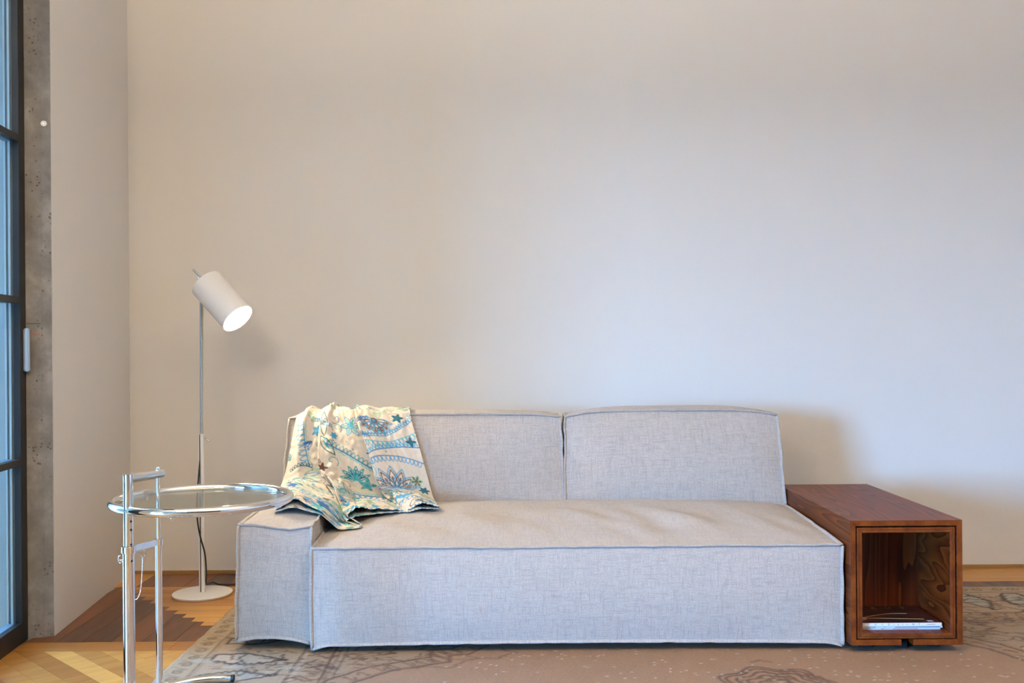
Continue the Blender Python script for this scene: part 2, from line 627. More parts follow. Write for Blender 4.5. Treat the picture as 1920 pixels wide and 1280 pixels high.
def clip(poly, axis, val, keep_less):
    out = []
    for i in range(len(poly)):
        a, b = poly[i], poly[(i + 1) % len(poly)]
        ia = (a[axis] <= val) == keep_less
        ib = (b[axis] <= val) == keep_less
        if ia:
            out.append(a)
        if ia != ib:
            t = (val - a[axis]) / (b[axis] - a[axis])
            out.append((a[0] + t * (b[0] - a[0]), a[1] + t * (b[1] - a[1])))
    return out


def left_wall_x(d):
    if d >= 3.636:
        return -1.677 - (d - 3.636) * 0.107 / 1.009
    return -1.757 + 0.1056 * (3.6 - d)


SE = 4.595                     # strip edge at the wall
D0 = 4.38
SW = 0.0567
# short lengthwise planks along the back wall, in the corner
bx = [-1.775, -1.665, -1.575, -1.455, -1.375, -1.27, -1.165, -1.06, -0.95]
for i in range(len(bx) - 1):
    plank_obj(rect(bx[i], bx[i + 1], D0, WB - 0.014), M_lighty if i == 0 else M_darky)
# pale strips laid parallel to the wall, stepping back on the left
XI = [-1.711 + 0.0526 * i for i in range(11)]
for i in range(11):
    y1 = D0 - SW * i
    y0 = y1 - SW
    cuts = [XI[i], -0.95]
    if i in (3, 6):
        cuts = [XI[i], XI[i] + 0.27, -0.95]
    if i in (1, 4):
        cuts = [XI[i], XI[i] + 0.42, -0.95]
    for a, b in zip(cuts[:-1], cuts[1:]):
        plank_obj(rect(a, b, y0, y1), M_lightx)
# dark lengthwise planks with stepped far ends
S0, S1 = 3.443, 3.551
wx = [-1.745, -1.64, -1.545, -1.44, -1.33, -1.215, -1.10, -0.985]
for i in range(len(wx) - 1):
    a, b = wx[i] + 0.0005, wx[i + 1] - 0.0005
    top = []
    def dtop(x):
        k = -1
        for j, xx in enumerate(XI):
            if x >= xx - 1e-6:
                k = j
        return D0 - SW * (k + 1) - 0.0006
    xs = [a] + [x for x in XI if a < x < b] + [b]
    for x0, x1 in zip(xs[:-1], xs[1:]):
        y = dtop((x0 + x1) / 2)
        top += [(x0 + (0.0 if x0 == a else 0.0003), y), (x1 - (0.0 if x1 == b else 0.0003), y)]
    ylo = S1 + 0.0005
    poly = [(a, ylo), (b, ylo)] + top[::-1]
    plank_obj(poly, M_darky)
# pale stripe parallel to the wall
for a, b in ((-1.742, -1.20), (-1.20, -0.985)):
    plank_obj(rect(a, b, S0, S1), M_lightx)
# diagonal planks in front of the stripe
w = 0.098
k = 0
x = -2.9
while x < -0.8:
    p = [(x, S0), (x + w - 0.001, S0), (x + w - 0.001 + 1.1, S0 - 1.1), (x + 1.1, S0 - 1.1)]
    p = clip(p, 0, -1.738 + 0.0, False)
    p = clip(p, 0, -0.985, True) if p else p
    p = clip(p, 1, S0 - 0.95, False) if p else p
    if p and len(p) >= 3:
        plank_obj(p, M_lightd)
    x += w
# right side: pale stripe at the wall, dark planks before it
for a, b in ((-0.95, 0.4), (0.4, 1.7), (1.7, 3.2)):
    plank_obj(rect(a, b, 4.37, WB - 0.014), M_lightx)
xx = -0.95
while xx < 3.2:
    ww = random.uniform(0.075, 0.11)
    plank_obj(rect(xx, min(xx + ww, 3.2), 4.10, 4.37), M_darky if not 1.80 < xx < 1.92 else M_darky)
    xx += ww

# ------------------------------------------------------------------ print rasters
class Raster:
    def __init__(self, w, h, px, base):
        self.px = px
        self.W, self.H = int(round(w / px)), int(round(h / px))
        self.a = np.ones((self.H, self.W, 3)) * np.array(base)

    def stroke(self, pts, col, width, alpha=1.0, closed=False):
        pts = list(pts)
        if closed:
            pts.append(pts[0])
        col = np.array(col)
        hw = width / 2
        for (x0, y0), (x1, y1) in zip(pts[:-1], pts[1:]):
            pad = hw + 1.5 * self.px
            i0 = max(int((min(x0, x1) - pad) / self.px), 0); i1 = min(int((max(x0, x1) + pad) / self.px) + 2, self.W)
            j0 = max(int((min(y0, y1) - pad) / self.px), 0); j1 = min(int((max(y0, y1) + pad) / self.px) + 2, self.H)
            if i1 <= i0 or j1 <= j0:
                continue
            gx, gy = np.meshgrid((np.arange(i0, i1) + 0.5) * self.px, (np.arange(j0, j1) + 0.5) * self.px)
            dx, dy = x1 - x0, y1 - y0
            L2 = dx * dx + dy * dy + 1e-12
            t = np.clip(((gx - x0) * dx + (gy - y0) * dy) / L2, 0, 1)
            d = np.hypot(gx - x0 - t * dx, gy - y0 - t * dy)
            m = np.clip((hw - d) / self.px + 0.5, 0, 1)[..., None] * alpha
            self.a[j0:j1, i0:i1] = self.a[j0:j1, i0:i1] * (1 - m) + col * m

    def fill(self, pts, col, alpha=1.0):
        pts = np.array(pts)
        i0 = max(int(pts[:, 0].min() / self.px) - 1, 0); i1 = min(int(pts[:, 0].max() / self.px) + 2, self.W)
        j0 = max(int(pts[:, 1].min() / self.px) - 1, 0); j1 = min(int(pts[:, 1].max() / self.px) + 2, self.H)
        if i1 <= i0 or j1 <= j0:
            return
        gx, gy = np.meshgrid((np.arange(i0, i1) + 0.5) * self.px, (np.arange(j0, j1) + 0.5) * self.px)
        ins = np.zeros(gx.shape, bool)
        n = len(pts)
        for k in range(n):
            xa, ya = pts[k]; xb, yb = pts[(k + 1) % n]
            if ya == yb:
                continue
            c = ((ya > gy) != (yb > gy)) & (gx < (xb - xa) * (gy - ya) / (yb - ya) + xa)
            ins ^= c
        m = ins[..., None] * alpha
        self.a[j0:j1, i0:i1] = self.a[j0:j1, i0:i1] * (1 - m) + np.array(col) * m

    def sample(self, x, y):
        i = np.clip(x / self.px - 0.5, 0, self.W - 1.001); j = np.clip(y / self.px - 0.5, 0, self.H - 1.001)
        i0 = i.astype(int); j0 = j.astype(int)
        fi = (i - i0)[..., None]; fj = (j - j0)[..., None]
        a = self.a
        return (a[j0, i0] * (1 - fi) * (1 - fj) + a[j0, i0 + 1] * fi * (1 - fj) + a[j0 + 1, i0] * (1 - fi) * fj + a[j0 + 1, i0 + 1] * fi * fj)


def grid_mesh(name, P, colors=None, uv=None):
    """P: (rows, cols, 3)"""
    R, C = P.shape[:2]
    me = bpy.data.meshes.new(name)
    idx = np.arange(R * C).reshape(R, C)
    q = np.stack([idx[:-1, :-1], idx[:-1, 1:], idx[1:, 1:], idx[1:, :-1]], -1).reshape(-1, 4)
    me.vertices.add(R * C)
    me.vertices.foreach_set('co', P.reshape(-1).astype(np.float32))
    me.loops.add(len(q) * 4)
    me.loops.foreach_set('vertex_index', q.reshape(-1).astype(np.int32))
    me.polygons.add(len(q))
    me.polygons.foreach_set('loop_start', (np.arange(len(q)) * 4).astype(np.int32))
    me.polygons.foreach_set('loop_total', np.full(len(q), 4, np.int32))
    me.polygons.foreach_set('use_smooth', np.ones(len(q), bool))
    me.update(calc_edges=True)
    me.validate()
    if colors is not None:
        at = me.color_attributes.new('print', 'FLOAT_COLOR', 'POINT')
        c = np.ones((R * C, 4), np.float32)
        c[:, :3] = colors.reshape(-1, 3)
        at.data.foreach_set('color', c.reshape(-1))
    return me


# ------------------------------------------------------------------ rug
RX0, RX1, RY0, RY1 = -1.13, 2.75, 0.9, 4.236
def build_rug():
    px = 0.005
    W, H = RX1 - RX0, RY1 - RY0
    r = Raster(W, H, px, (0.40, 0.27, 0.185))
    # raster x from the left edge, raster y from the far edge towards the viewer
    XX, YY = np.meshgrid((np.arange(r.W) + 0.5) * px, (np.arange(r.H) + 0.5) * px)
    edge = np.minimum(np.minimum(XX, W - XX), np.minimum(YY, H - YY))
    tan = np.array((0.265, 0.158, 0.095)); pale = np.array((0.36, 0.25, 0.155)); buff = np.array((0.32, 0.21, 0.125)); grey = np.array((0.30, 0.215, 0.14))
    BR = (0.085, 0.042, 0.022); BK = (0.018, 0.010, 0.008); BL = (0.31, 0.33, 0.30)
    a = r.a
    a[edge < 0.64] = grey
    a[edge < 0.53] = buff
    a[edge < 0.42] = pale
    a[edge < 0.105] = (0.36, 0.26, 0.155)
    rs = np.random.RandomState(3)

    def bx_lines(e, col, wd, al=1.0):
        pts = [(e, e), (W - e, e), (W - e, H - e), (e, H - e)]
        # slightly wavering line
        out = []
        for k in range(4):
            p, q = pts[k], pts[(k + 1) % 4]
            n = 60
            for i in range(n):
                t = i / n
                out.append((p[0] + (q[0] - p[0]) * t + rs.uniform(-.0025, .0025), p[1] + (q[1] - p[1]) * t + rs.uniform(-.0025, .0025)))
        r.stroke(out, col, wd, al, True)
    bx_lines(0.012, (0.30, 0.22, 0.14), 0.008, 0.7)
    bx_lines(0.098, BR, 0.007, 0.8)
    bx_lines(0.112, (0.22, 0.14, 0.09), 0.006, 0.7)
    bx_lines(0.415, BR, 0.008, 0.75)
    bx_lines(0.432, (0.48, 0.37, 0.28), 0.008, 0.8)
    bx_lines(0.522, BR, 0.009, 0.9)
    bx_lines(0.540, (0.20, 0.115, 0.07), 0.011, 0.9)
    bx_lines(0.562, BR, 0.007, 0.8)

    # a border frame: s runs along an edge, e inward
    def place(side, s, e):
        if side == 0: return (e, s)            # left edge
        if side == 1: return (s, e)            # far edge
        return (W - e, s)
    for side, L in ((0, H), (1, W), (2, H)):
        # outer guard: running scrolls
        s = 0.08
        while s < L - 0.08:
            r0 = rs.uniform(0.016, 0.024)
            ph = rs.uniform(0, 6)
            sgn_ = 1 if rs.rand() < 0.5 else -1
            pts = [place(side, s + (0.004 + r0 * t / 8) * math.cos(sgn_ * t + ph), 0.055 + (0.004 + r0 * 0.95 * t / 8) * math.sin(sgn_ * t + ph)) for t in np.linspace(0, 8.5, 26)]
            r.stroke(pts, BR, 0.006, 0.75)
            r.stroke([place(side, s + 0.03, 0.03), place(side, s + 0.055, 0.08)], BR, 0.006, 0.6)
            s += 0.075
        # main border: large stepped cloud motifs outlined in black, pale blue infill
        s = 0.30
        kk = 0
        while s < L - 0.2:
            cx = 0.25 + rs.uniform(-0.02, 0.02)
            sg = 1 if kk % 2 else -1
            # angular leaf with ragged outline
            ang = []
            n = 22
            for i in range(n):
                t = i / (n - 1)
                e = 0.125 + 0.25 * t
                off = sg * (0.02 + 0.055 * math.sin(PI * min(1, t * 1.05)) * (1.0 if i % 2 else 0.72))
                ang.append((s + off + rs.uniform(-.006, .006), e))
            back = [(s + sg * (-0.045 + 0.085 * t) * 0.9 - sg * 0.035 * math.sin(PI * t) + rs.uniform(-.006, .006), 0.125 + 0.25 * t) for t in np.linspace(1, 0, 20)]
            loop = [place(side, *p) for p in ang + back]
            r.fill(loop, BL if kk % 3 else (0.45, 0.37, 0.29), 0.55)
            r.stroke(loop, BK, rs.uniform(0.009, 0.013), 0.95, True)
            # branching twigs
            for b in range(6):
                t = rs.uniform(0.1, 0.95)
                p = np.array((s + sg * 0.02, 0.125 + 0.25 * t))
                path = [tuple(p)]
                dirn = rs.choice([-1, 1])
                for q in range(rs.randint(4, 9)):
                    p = p + np.array((dirn * rs.uniform(0.008, 0.02), rs.uniform(-0.014, 0.014)))
                    p[1] = min(max(p[1], 0.12), 0.405)
                    path.append(tuple(p))
                r.stroke([place(side, *p) for p in path], BK if b % 2 else BR, 0.0075, 0.9)
            # hatched brown fill between motifs
            for h_ in range(14):
                yy = s + 0.10 + rs.uniform(-0.035, 0.035)
                e0 = rs.uniform(0.13, 0.3)
                r.stroke([place(side, yy, e0), place(side, yy + rs.uniform(-.004, .004), e0 + rs.uniform(0.03, 0.1))], (0.24, 0.16, 0.11), 0.006, 0.55)
            s += 0.205
            kk += 1
        # inner guard: S-scrolls between thin lines
        s = 0.5
        while s < L - 0.5:
            pts = [place(side, s + 0.028 * math.cos(t) * (1 if t < PI else 1.0) + 0.012 * t, 0.475 + 0.028 * math.sin(1.4 * t)) for t in np.linspace(0, 5.5, 18)]
            r.stroke(pts, BR, 0.0065, 0.7)
            r.stroke([place(side, s + 0.05, 0.445), place(side, s + 0.07, 0.505)], BR, 0.006, 0.55)
            for d_ in range(3):
                p = place(side, s + rs.uniform(0, .1), rs.uniform(0.445, 0.51))
                r.stroke([p, (p[0] + 0.012, p[1] + 0.006)], BR, 0.007, 0.6)
            s += 0.115
    # the plain field has a stepped, lobed outline; world points, far half, then mirrored towards the viewer
    half = [(-0.62, 2.60), (-0.58, 2.90), (-0.50, 3.06), (-0.40, 3.17), (-0.28, 3.235), (-0.215, 3.26), (-0.215, 3.33), (-0.15, 3.345), (-0.10, 3.43), (0.0, 3.58), (0.25, 3.74), (0.68, 3.80),
            (1.10, 3.74), (1.36, 3.58), (1.50, 3.47), (1.60, 3.36), (1.66, 3.22), (1.74, 3.08), (1.86, 2.92), (1.95, 2.60)]
    near = [(x, 5.16 - y) for x, y in half[::-1]]
    outline = [(x - RX0, RY1 - y) for x, y in half + near]
    fcx, fcy = 0.66 - RX0, RY1 - 2.58
    dense = []
    for k in range(len(outline)):
        p, q = outline[k], outline[(k + 1) % len(outline)]
        for i in range(8):
            dense.append((p[0] + (q[0] - p[0]) * i / 8 + rs.uniform(-.003, .003), p[1] + (q[1] - p[1]) * i / 8 + rs.uniform(-.003, .003)))
    def arch(off):
        out = []
        for p in dense:
            dx, dy = p[0] - fcx, p[1] - fcy
            L_ = math.hypot(dx, dy)
            out.append((p[0] + dx / L_ * off, p[1] + dy / L_ * off))
        return out
    sp = (edge > 0.575)
    a[sp] = np.array((0.29, 0.205, 0.13))
    r.fill(arch(0.085), (0.28, 0.18, 0.11))
    r.stroke(arch(0.085), BR, 0.013, 0.9, True)
    r.stroke(arch(0.105), (0.22, 0.13, 0.08), 0.007, 0.8, True)
    ar = arch(0.042)
    for i in range(0, len(ar), 3):
        p = ar[i]
        pts = [(p[0] + 0.020 * math.cos(t + i), p[1] + 0.015 * math.sin(1.5 * t + i)) for t in np.linspace(0, 4.6, 12)]
        r.stroke(pts, BR, 0.007, 0.7)
    r.stroke(arch(0.014), (0.20, 0.12, 0.075), 0.008, 0.85, True)
    r.fill(arch(0.0), tan)
    r.stroke(arch(0.0), BR, 0.012, 0.9, True)
    fieldmask = Raster(W, H, px, (0, 0, 0)); fieldmask.fill(arch(0.115), (1, 1, 1))
    fm = fieldmask.a[..., 0] > 0.5
    # cartouches outlined in the spandrels
    for (cx_, cy_, rx_, ry_) in ((0.80, RY1 - 3.30, 0.19, 0.10), (0.98, RY1 - 3.36, 0.14, 0.07), (3.05, RY1 - 3.62, 0.20, 0.11), (3.15, RY1 - 3.62, 0.33, 0.19), (2.95, RY1 - 3.85, 0.16, 0.05)):
        pts = []
        for t in np.linspace(0, 2 * PI, 60)[:-1]:
            lob = 1 + 0.10 * math.cos(7 * t) + 0.05 * math.cos(13 * t)
            pts.append((cx_ + rx_ * lob * math.cos(t) + rs.uniform(-.004, .004), cy_ + ry_ * lob * math.sin(t) + rs.uniform(-.004, .004)))
        r.stroke(pts, (0.14, 0.085, 0.055), 0.009, 0.85, True)
    # little broken sprigs over the spandrels and borders
    for q in range(3800):
        x = rs.uniform(0.12, W - 0.12); y = rs.uniform(0.12, 1.75)
        e_ = min(x, y, W - x)
        if fm[min(int(y / px), r.H - 1), min(int(x / px), r.W - 1)]:
            continue
        if e_ < 0.41 and q % 2:
            continue
        pts = [(x, y)]
        th = rs.uniform(0, 6.3)
        for z_ in range(rs.randint(2, 6)):
            th += rs.uniform(-1.1, 1.1)
            x += 0.013 * math.cos(th); y += 0.008 * math.sin(th)
            pts.append((x, y))
        r.stroke(pts, BR if q % 4 else (0.055, 0.035, 0.027), rs.uniform(0.006, 0.010), rs.uniform(0.5, 0.9))
    for q in range(150):
        x = rs.uniform(0.1, W - 0.1); y = rs.uniform(0.1, H * 0.6)
        if fm[min(int(y / px), r.H - 1), min(int(x / px), r.W - 1)]:
            continue
        ax_, ay_ = rs.uniform(0.02, 0.05), rs.uniform(0.008, 0.02)
        pts = [(x + ax_ * math.cos(t), y + ay_ * math.sin(t)) for t in np.linspace(0, 6.2, 12)]
        r.fill(pts, (0.33, 0.36, 0.34) if q % 2 else (0.47, 0.36, 0.26), 0.5)
    # medallion crest in the field, close to the viewer
    mx, my = 0.80 - RX0, RY1 - 3.02
    for k, rr in enumerate((0.165, 0.145, 0.115, 0.085, 0.05)):
        pts = [(mx + rr * (1 + 0.10 * math.cos(7 * t)) * math.cos(t), my + rr * 0.95 * (1 + 0.10 * math.cos(7 * t)) * math.sin(t)) for t in np.linspace(0, 2 * PI, 90)]
        r.stroke(pts, BR if k % 2 else (0.07, 0.04, 0.03), 0.010, 0.85, True)
        for z_ in range(16):
            t = rs.uniform(0, 6.3); q = rr * rs.uniform(0.8, 1)
            r.stroke([(mx + q * math.cos(t), my + q * math.sin(t)), (mx + q * math.cos(t + .12), my + (q - .02) * math.sin(t + .12))], BR, 0.009, 0.8)
    r.stroke([(mx - 0.03, my - 0.215), (mx, my - 0.235), (mx + 0.035, my - 0.215)], BR, 0.009, 0.7)
    # lint specks
    for q in range(420):
        x = rs.uniform(0.9, W - 0.3); y = rs.uniform(0.85, 1.6)
        r.stroke([(x, y), (x + rs.uniform(-.004, .004), y + .002)], (0.80, 0.80, 0.82), 0.004, 0.8)

    xs = np.concatenate([np.arange(RX0, 2.15, 0.0055), np.arange(2.15, RX1, 0.03), [RX1]])
    ys = np.concatenate([np.arange(RY0, 2.75, 0.03), np.arange(2.75, RY1, 0.0055), [RY1]])
    X, Y = np.meshgrid(xs, ys)
    # ragged hand-cut left and far edges
    wob = np.array([0.006 * nz(0, y * 14, 3.1) + 0.003 * nz(0, y * 60, 1.7) for y in ys])[:, None]
    fall = np.clip(1 - (X - RX0) / 0.15, 0, 1)
    Xd = X + wob * fall
    wob2 = np.array([0.006 * nz(x * 14, 0, 5.1) for x in xs])[None, :]
    Yd = Y + wob2 * np.clip(1 - (RY1 - Y) / 0.15, 0, 1)
    e = np.minimum(np.minimum(X - RX0, RX1 - X), np.minimum(Y - RY0, RY1 - Y))
    Z = 0.0015 + 0.0085 * np.clip(e / 0.008, 0, 1) ** 0.5
    Z = Z + rs.uniform(-0.0006, 0.0006, Z.shape)
    Pm = np.stack([Xd, Yd, Z], -1)
    cols = r.sample(X - RX0, RY1 - Y)
    o = link('rug', grid_mesh('rug', Pm, cols), m_attr('faded_wool_pile', 0.95, 260, 0.5, 0.26))
    tag(o, 'faded tan patterned rug with scrolled border, under the sofa', 'rug')
    return o
rug = build_rug()

# ------------------------------------------------------------------ sofa
sofa = empty('sofa', (0.09, 3.86, 0.0))
tag(sofa, 'long low light grey linen sofa with block arm and two back cushions', 'sofa')


def puffbox(name, F, dims, mat, parent, step=0.02, pipe=True, edges=None, seed=0):
    """a box of six puffed faces meeting in seams; F maps [-1,1]^3 to the world"""
    hx, hy, hz = dims
    nx, ny, nz_ = (max(6, int(2 * h / step)) for h in dims)
    V, Fc, UV = [], [], []
    faces = [(0, 1, 2, 1), (0, 1, 2, -1), (1, 2, 0, 1), (1, 2, 0, -1), (0, 2, 1, 1), (0, 2, 1, -1)]
    ns = (nx, ny, nz_)
    hs = (hx, hy, hz)
    for (u, v, w_, sgn) in faces:
        nu, nv = ns[u], ns[v]
        base = len(V)
        for j in range(nv + 1):
            for i in range(nu + 1):
                p = [0, 0, 0]
                p[u] = -1 + 2 * i / nu
                p[v] = -1 + 2 * j / nv
                p[w_] = sgn
                V.append(F(*p))
        flip = (sgn > 0) != (w_ == 1)
        for j in range(nv):
            for i in range(nu):
                q = [base + j * (nu + 1) + i, base + j * (nu + 1) + i + 1, base + (j + 1) * (nu + 1) + i + 1, base + (j + 1) * (nu + 1) + i]
                uvq = [(i, j), (i + 1, j), (i + 1, j + 1), (i, j + 1)]
                if not flip:
                    q = q[::-1]; uvq = uvq[::-1]
                Fc.append(q)
                UV += [((a / nu * 2 - 1) * hs[u] + seed + w_ * 3.1, (b / nv * 2 - 1) * hs[v] + sgn * 1.7) for a, b in uvq]
    me = bpy.data.meshes.new(name)
    me.from_pydata(V, [], Fc)
    me.polygons.foreach_set('use_smooth', [True] * len(Fc))
    uvl = me.uv_layers.new(name='UVMap')
    uvl.data.foreach_set('uv', [c for t in UV for c in t])
    me.update()
    o = link(name, me, mat, parent)
    if pipe:
        bm = bmesh.new()
        uvlay = bm.loops.layers.uv.new('UVMap')
        eds = []
        for ax in range(3):
            for s1 in (-1, 1):
                for s2 in (-1, 1):
                    eds.append((ax, s1, s2))
        ctr = Vector(F(0, 0, 0))
        for (ax, s1, s2) in eds:
            o1, o2 = [k for k in range(3) if k != ax]
            n = max(16, int(2 * hs[ax] / 0.012))
            pts = []
            for i in range(n + 1):
                p = [0, 0, 0]
                p[ax] = -1 + 2 * i / n
                p[o1], p[o2] = s1, s2
                pts.append(Vector(F(*p)))
            d1 = Vector((0, 0, 0)); d1[o1] = s1
            d2 = Vector((0, 0, 0)); d2[o2] = s2
            rings = []
            for i, p in enumerate(pts):
                t = (pts[min(i + 1, n)] - pts[max(i - 1, 0)]).normalized()
                wob = 0.9 * nz(p.x * 22 + seed, p.y * 22, p.z * 22)
                od = (d1 * (1 + 0.9 * wob) + d2 * (1 - 0.9 * wob))
                od = (od - t * od.dot(t)).normalized()
                sd = t.cross(od)
                c = p + od * (0.0035 + 0.0015 * wob)
                rings.append([bm.verts.new(c + od * 0.0068 * math.cos(2 * PI * k / 8) + sd * 0.0036 * math.sin(2 * PI * k / 8)) for k in range(8)])
            for i in range(n):
                for k in range(8):
                    f = bm.faces.new((rings[i][k], rings[i][(k + 1) % 8], rings[i + 1][(k + 1) % 8], rings[i + 1][k]))
                    for lp, (aa, bb) in zip(f.loops, ((i, k), (i, k + 1), (i + 1, k + 1), (i + 1, k))):
                        lp[uvlay].uv = (aa * 2 * hs[ax] / n, bb * 0.004)
            bm.faces.new(rings[0]); bm.faces.new(rings[-1][::-1])
        bmesh.ops.recalc_face_normals(bm, faces=bm.faces)
        from_bm('piping', bm, mat, o, True)
    return o


# --- seat block
SX0, SX1, SY0, SY1 = -0.682, 1.108, 3.370, 4.36
def seat_rise(v):                                   # v: 0 front .. 1 back
    return math.sin(min(v / 0.72, 1.0) * PI / 2)
def seat_top(x, y, wr=True):
    u = max(-1, min(1, (x - (SX0 + SX1) / 2) / ((SX1 - SX0) / 2)))
    v = max(0, min(1, (y - SY0) / (SY1 - SY0)))
    z = 0.360 + 0.026 * seat_rise(v)
    z += 0.030 * (1 - abs(u) ** 5) * (1 - (1 - min(v / 0.4, 1)) ** 2)
    if wr:
        z += 0.0080 * nz(x * 5.5, y * 7.5, 0.3) * (1 - abs(u) ** 6) * min(v / 0.2, 1)
        z += 0.0150 * nz(x * 11 + y * 5, y * 4.0, 2.3) * (1 - abs(u) ** 6) * math.exp(-((v - 0.30) / 0.22) ** 2)
    return z
def F_seat(a, b, c):
    x = (SX0 + SX1) / 2 + a * (SX1 - SX0) / 2 + 0.006 * a * (1 - b * b) * (1 - c * c)
    y = (SY0 + SY1) / 2 + b * (SY1 - SY0) / 2 + 0.020 * b * (1 - a ** 6) * (1 - c * c)
    zt = seat_top(x, y)
    zb = 0.038 + 0.008 * (1 - a * a) - 0.012 * max(0.0, (abs(a) - 0.93) / 0.07) ** 2
    t = (c + 1) / 2
    z = zb + (zt - zb) * t
    if abs(b) == 1 or abs(c) < 1:
        y += 0.003 * nz(x * 4, z * 6, 1.1) * (1 - c * c)
    x += 0.004 * nz(y * 9, z * 9, 4.0) * (1 - b * b * 0.5)
    return (x, y, z)
puffbox('seat_cushion', F_seat, (0.895, 0.495, 0.17), M_linen, sofa, 0.022, True, seed=1)

# --- arm block
AX0, AX1, AY0, AY1 = -0.936, -0.694, 3.405, 4.36
def arm_top(x, y):
    u = (x - (AX0 + AX1) / 2) / ((AX1 - AX0) / 2)
    v = max(0, min(1, (y - AY0) / (AY1 - AY0)))
    return 0.436 - 0.016 * (1 - min(1, abs(u - 0.4))) * (1 - min(1, v / 0.16)) + 0.022 * (1 - min(1, u * u)) * min(1, v / 0.3) + 0.010 * math.sin(PI * v)
def F_arm(a, b, c):
    x = (AX0 + AX1) / 2 + a * (AX1 - AX0) / 2 + 0.010 * a * (1 - b * b) * (1 - c * c)
    y = (AY0 + AY1) / 2 + b * (AY1 - AY0) / 2 + 0.016 * b * (1 - a * a) * (1 - c * c)
    zt = arm_top(x, y)
    zb = 0.036 + 0.016 * (1 - a * a) + 0.005 * (1 - a)
    t = (c + 1) / 2
    z = zb + (zt - zb) * t
    x -= 0.012 * (1 - t) * (1 if a < 0 else 0.3)
    x += 0.004 * nz(y * 8, z * 8, 7.0)
    return (x, y, z)
tag(puffbox('arm', F_arm, (0.121, 0.478, 0.2), M_linen, sofa, 0.02, True, seed=5), 'narrow block arm higher than the seat')

# --- back cushions
CZ0, CZ1 = 0.375, 0.752
def make_back(x0, x1, lean, seed, rise):
    yf, th = 4.075, 0.235
    def F(a, b, c):
        t = (c + 1) / 2
        top_th = th * (1 - 0.22 * t)
        x = (x0 + x1) / 2 + a * (x1 - x0) / 2 * (1.0 - 0.016 * t) + 0.004 * a * (1 - b * b) * (1 - c * c)
        y = yf + lean * t + (b + 1) / 2 * top_th + 0.032 * b * (1 - a ** 4) * (1 - c ** 2) * (1.25 if b < 0 else 0.5)
        z = CZ0 + (CZ1 - CZ0) * t + 0.018 * (c > 0) * c * (1 - b * b) * (1 - a ** 4) + rise * t * (1 - a ** 4)
        z -= 0.006 * t * abs(a) ** 12
        y += 0.004 * nz(x * 5 + seed, z * 6, 0.7)
        x += 0.005 * nz(z * 14, y * 9, seed) * abs(a) ** 8
        return (x, y, z)
    return F
F_left = make_back(-0.943, 0.206, 0.095, 2.0, 0.008)
F_right = make_back(0.216, 1.112, 0.095, 6.0, 0.018)
tag(puffbox('back_cushion', F_left, (0.574, 0.11, 0.19), M_linen, sofa, 0.02, True, seed=8), 'wider back cushion under the throw')
tag(puffbox('back_cushion', F_right, (0.448, 0.11, 0.19), M_linen, sofa, 0.02, True, seed=13), 'narrower back cushion beside the wooden box')
# --- recessed black feet frame
box('plinth', -0.87, 1.05, 3.52, 4.30, 0.0115, 0.062, M_black, sofa)

# ------------------------------------------------------------------ wooden box table
bt = empty('box_table', (1.31, 3.75, 0.0))
tag(bt, 'open-fronted dark red-brown wooden box table beside the sofa', 'side table')
BX0, BX1, BY0, BY1, BZ0, BZ1 = 1.124, 1.498, 3.322, 4.215, 0.036, 0.452
T = 0.0185
M_ry = m_rosewood('rosewood_top', 'y')
M_rz = m_rosewood('rosewood_back', 'z')
M_rs = m_rosewood('rosewood_swirl', 'y', 'swirl')
M_edge = m_edge_ply()


def mitred(name, x0, x1, y0, y1, z0, z1, t, side, parent, mat, front=None):
    """one mitred side of a sleeve seen in x-z"""
    o = [(x0, z0), (x1, z0), (x1, z1), (x0, z1)]
    i = [(x0 + t, z0 + t), (x1 - t, z0 + t), (x1 - t, z1 - t), (x0 + t, z1 - t)]
    k = {'bottom': 0, 'right': 1, 'top': 2, 'left': 3}[side]
    q = [o[k], o[(k + 1) % 4], i[(k + 1) % 4], i[k]]
    bm = bmesh.new()
    a = [bm.verts.new((p[0], y0, p[1])) for p in q]
    b = [bm.verts.new((p[0], y1, p[1])) for p in q]
    f = bm.faces.new(a); f.material_index = 1 if front else 0
    bm.faces.new(b[::-1])
    for j in range(4):
        bm.faces.new((a[j], b[j], b[(j + 1) % 4], a[(j + 1) % 4]))
    bmesh.ops.recalc_face_normals(bm, faces=bm.faces)
    fr = [e for e in bm.edges if all(abs(v.co.y - y0) < 1e-6 for v in e.verts)]
    bmesh.ops.bevel(bm, geom=fr, offset=0.0009, segments=1, affect='EDGES')
    return from_bm(name, bm, [mat, front] if front else mat, parent)

for s_ in ('right', 'top', 'left'):
    mitred('outer_panel', BX0, BX1, BY0, BY1, BZ0, BZ1, T, s_, bt, M_ry, M_edge)
# bottom panel of the sleeve with the slot cut into its middle
xm = 1.292
for xa, xb in ((BX0, xm), (xm + 0.040, BX1)):
    bm = bmesh.new()
    la = 0 if xa > BX0 else T
    rb = 0 if xb < BX1 else T
    q = [(xa, BZ0), (xb, BZ0), (xb - rb, BZ0 + T), (xa + la, BZ0 + T)]
    a = [bm.verts.new((p[0], BY0, p[1])) for p in q]
    b = [bm.verts.new((p[0], BY1, p[1])) for p in q]
    f = bm.faces.new(a); f.material_index = 1
    bm.faces.new(b[::-1])
    for j in range(4):
        bm.faces.new((a[j], b[j], b[(j + 1) % 4], a[(j + 1) % 4]))
    bmesh.ops.recalc_face_normals(bm, faces=bm.faces)
    from_bm('bottom_panel', bm, [M_ry, M_edge], bt)
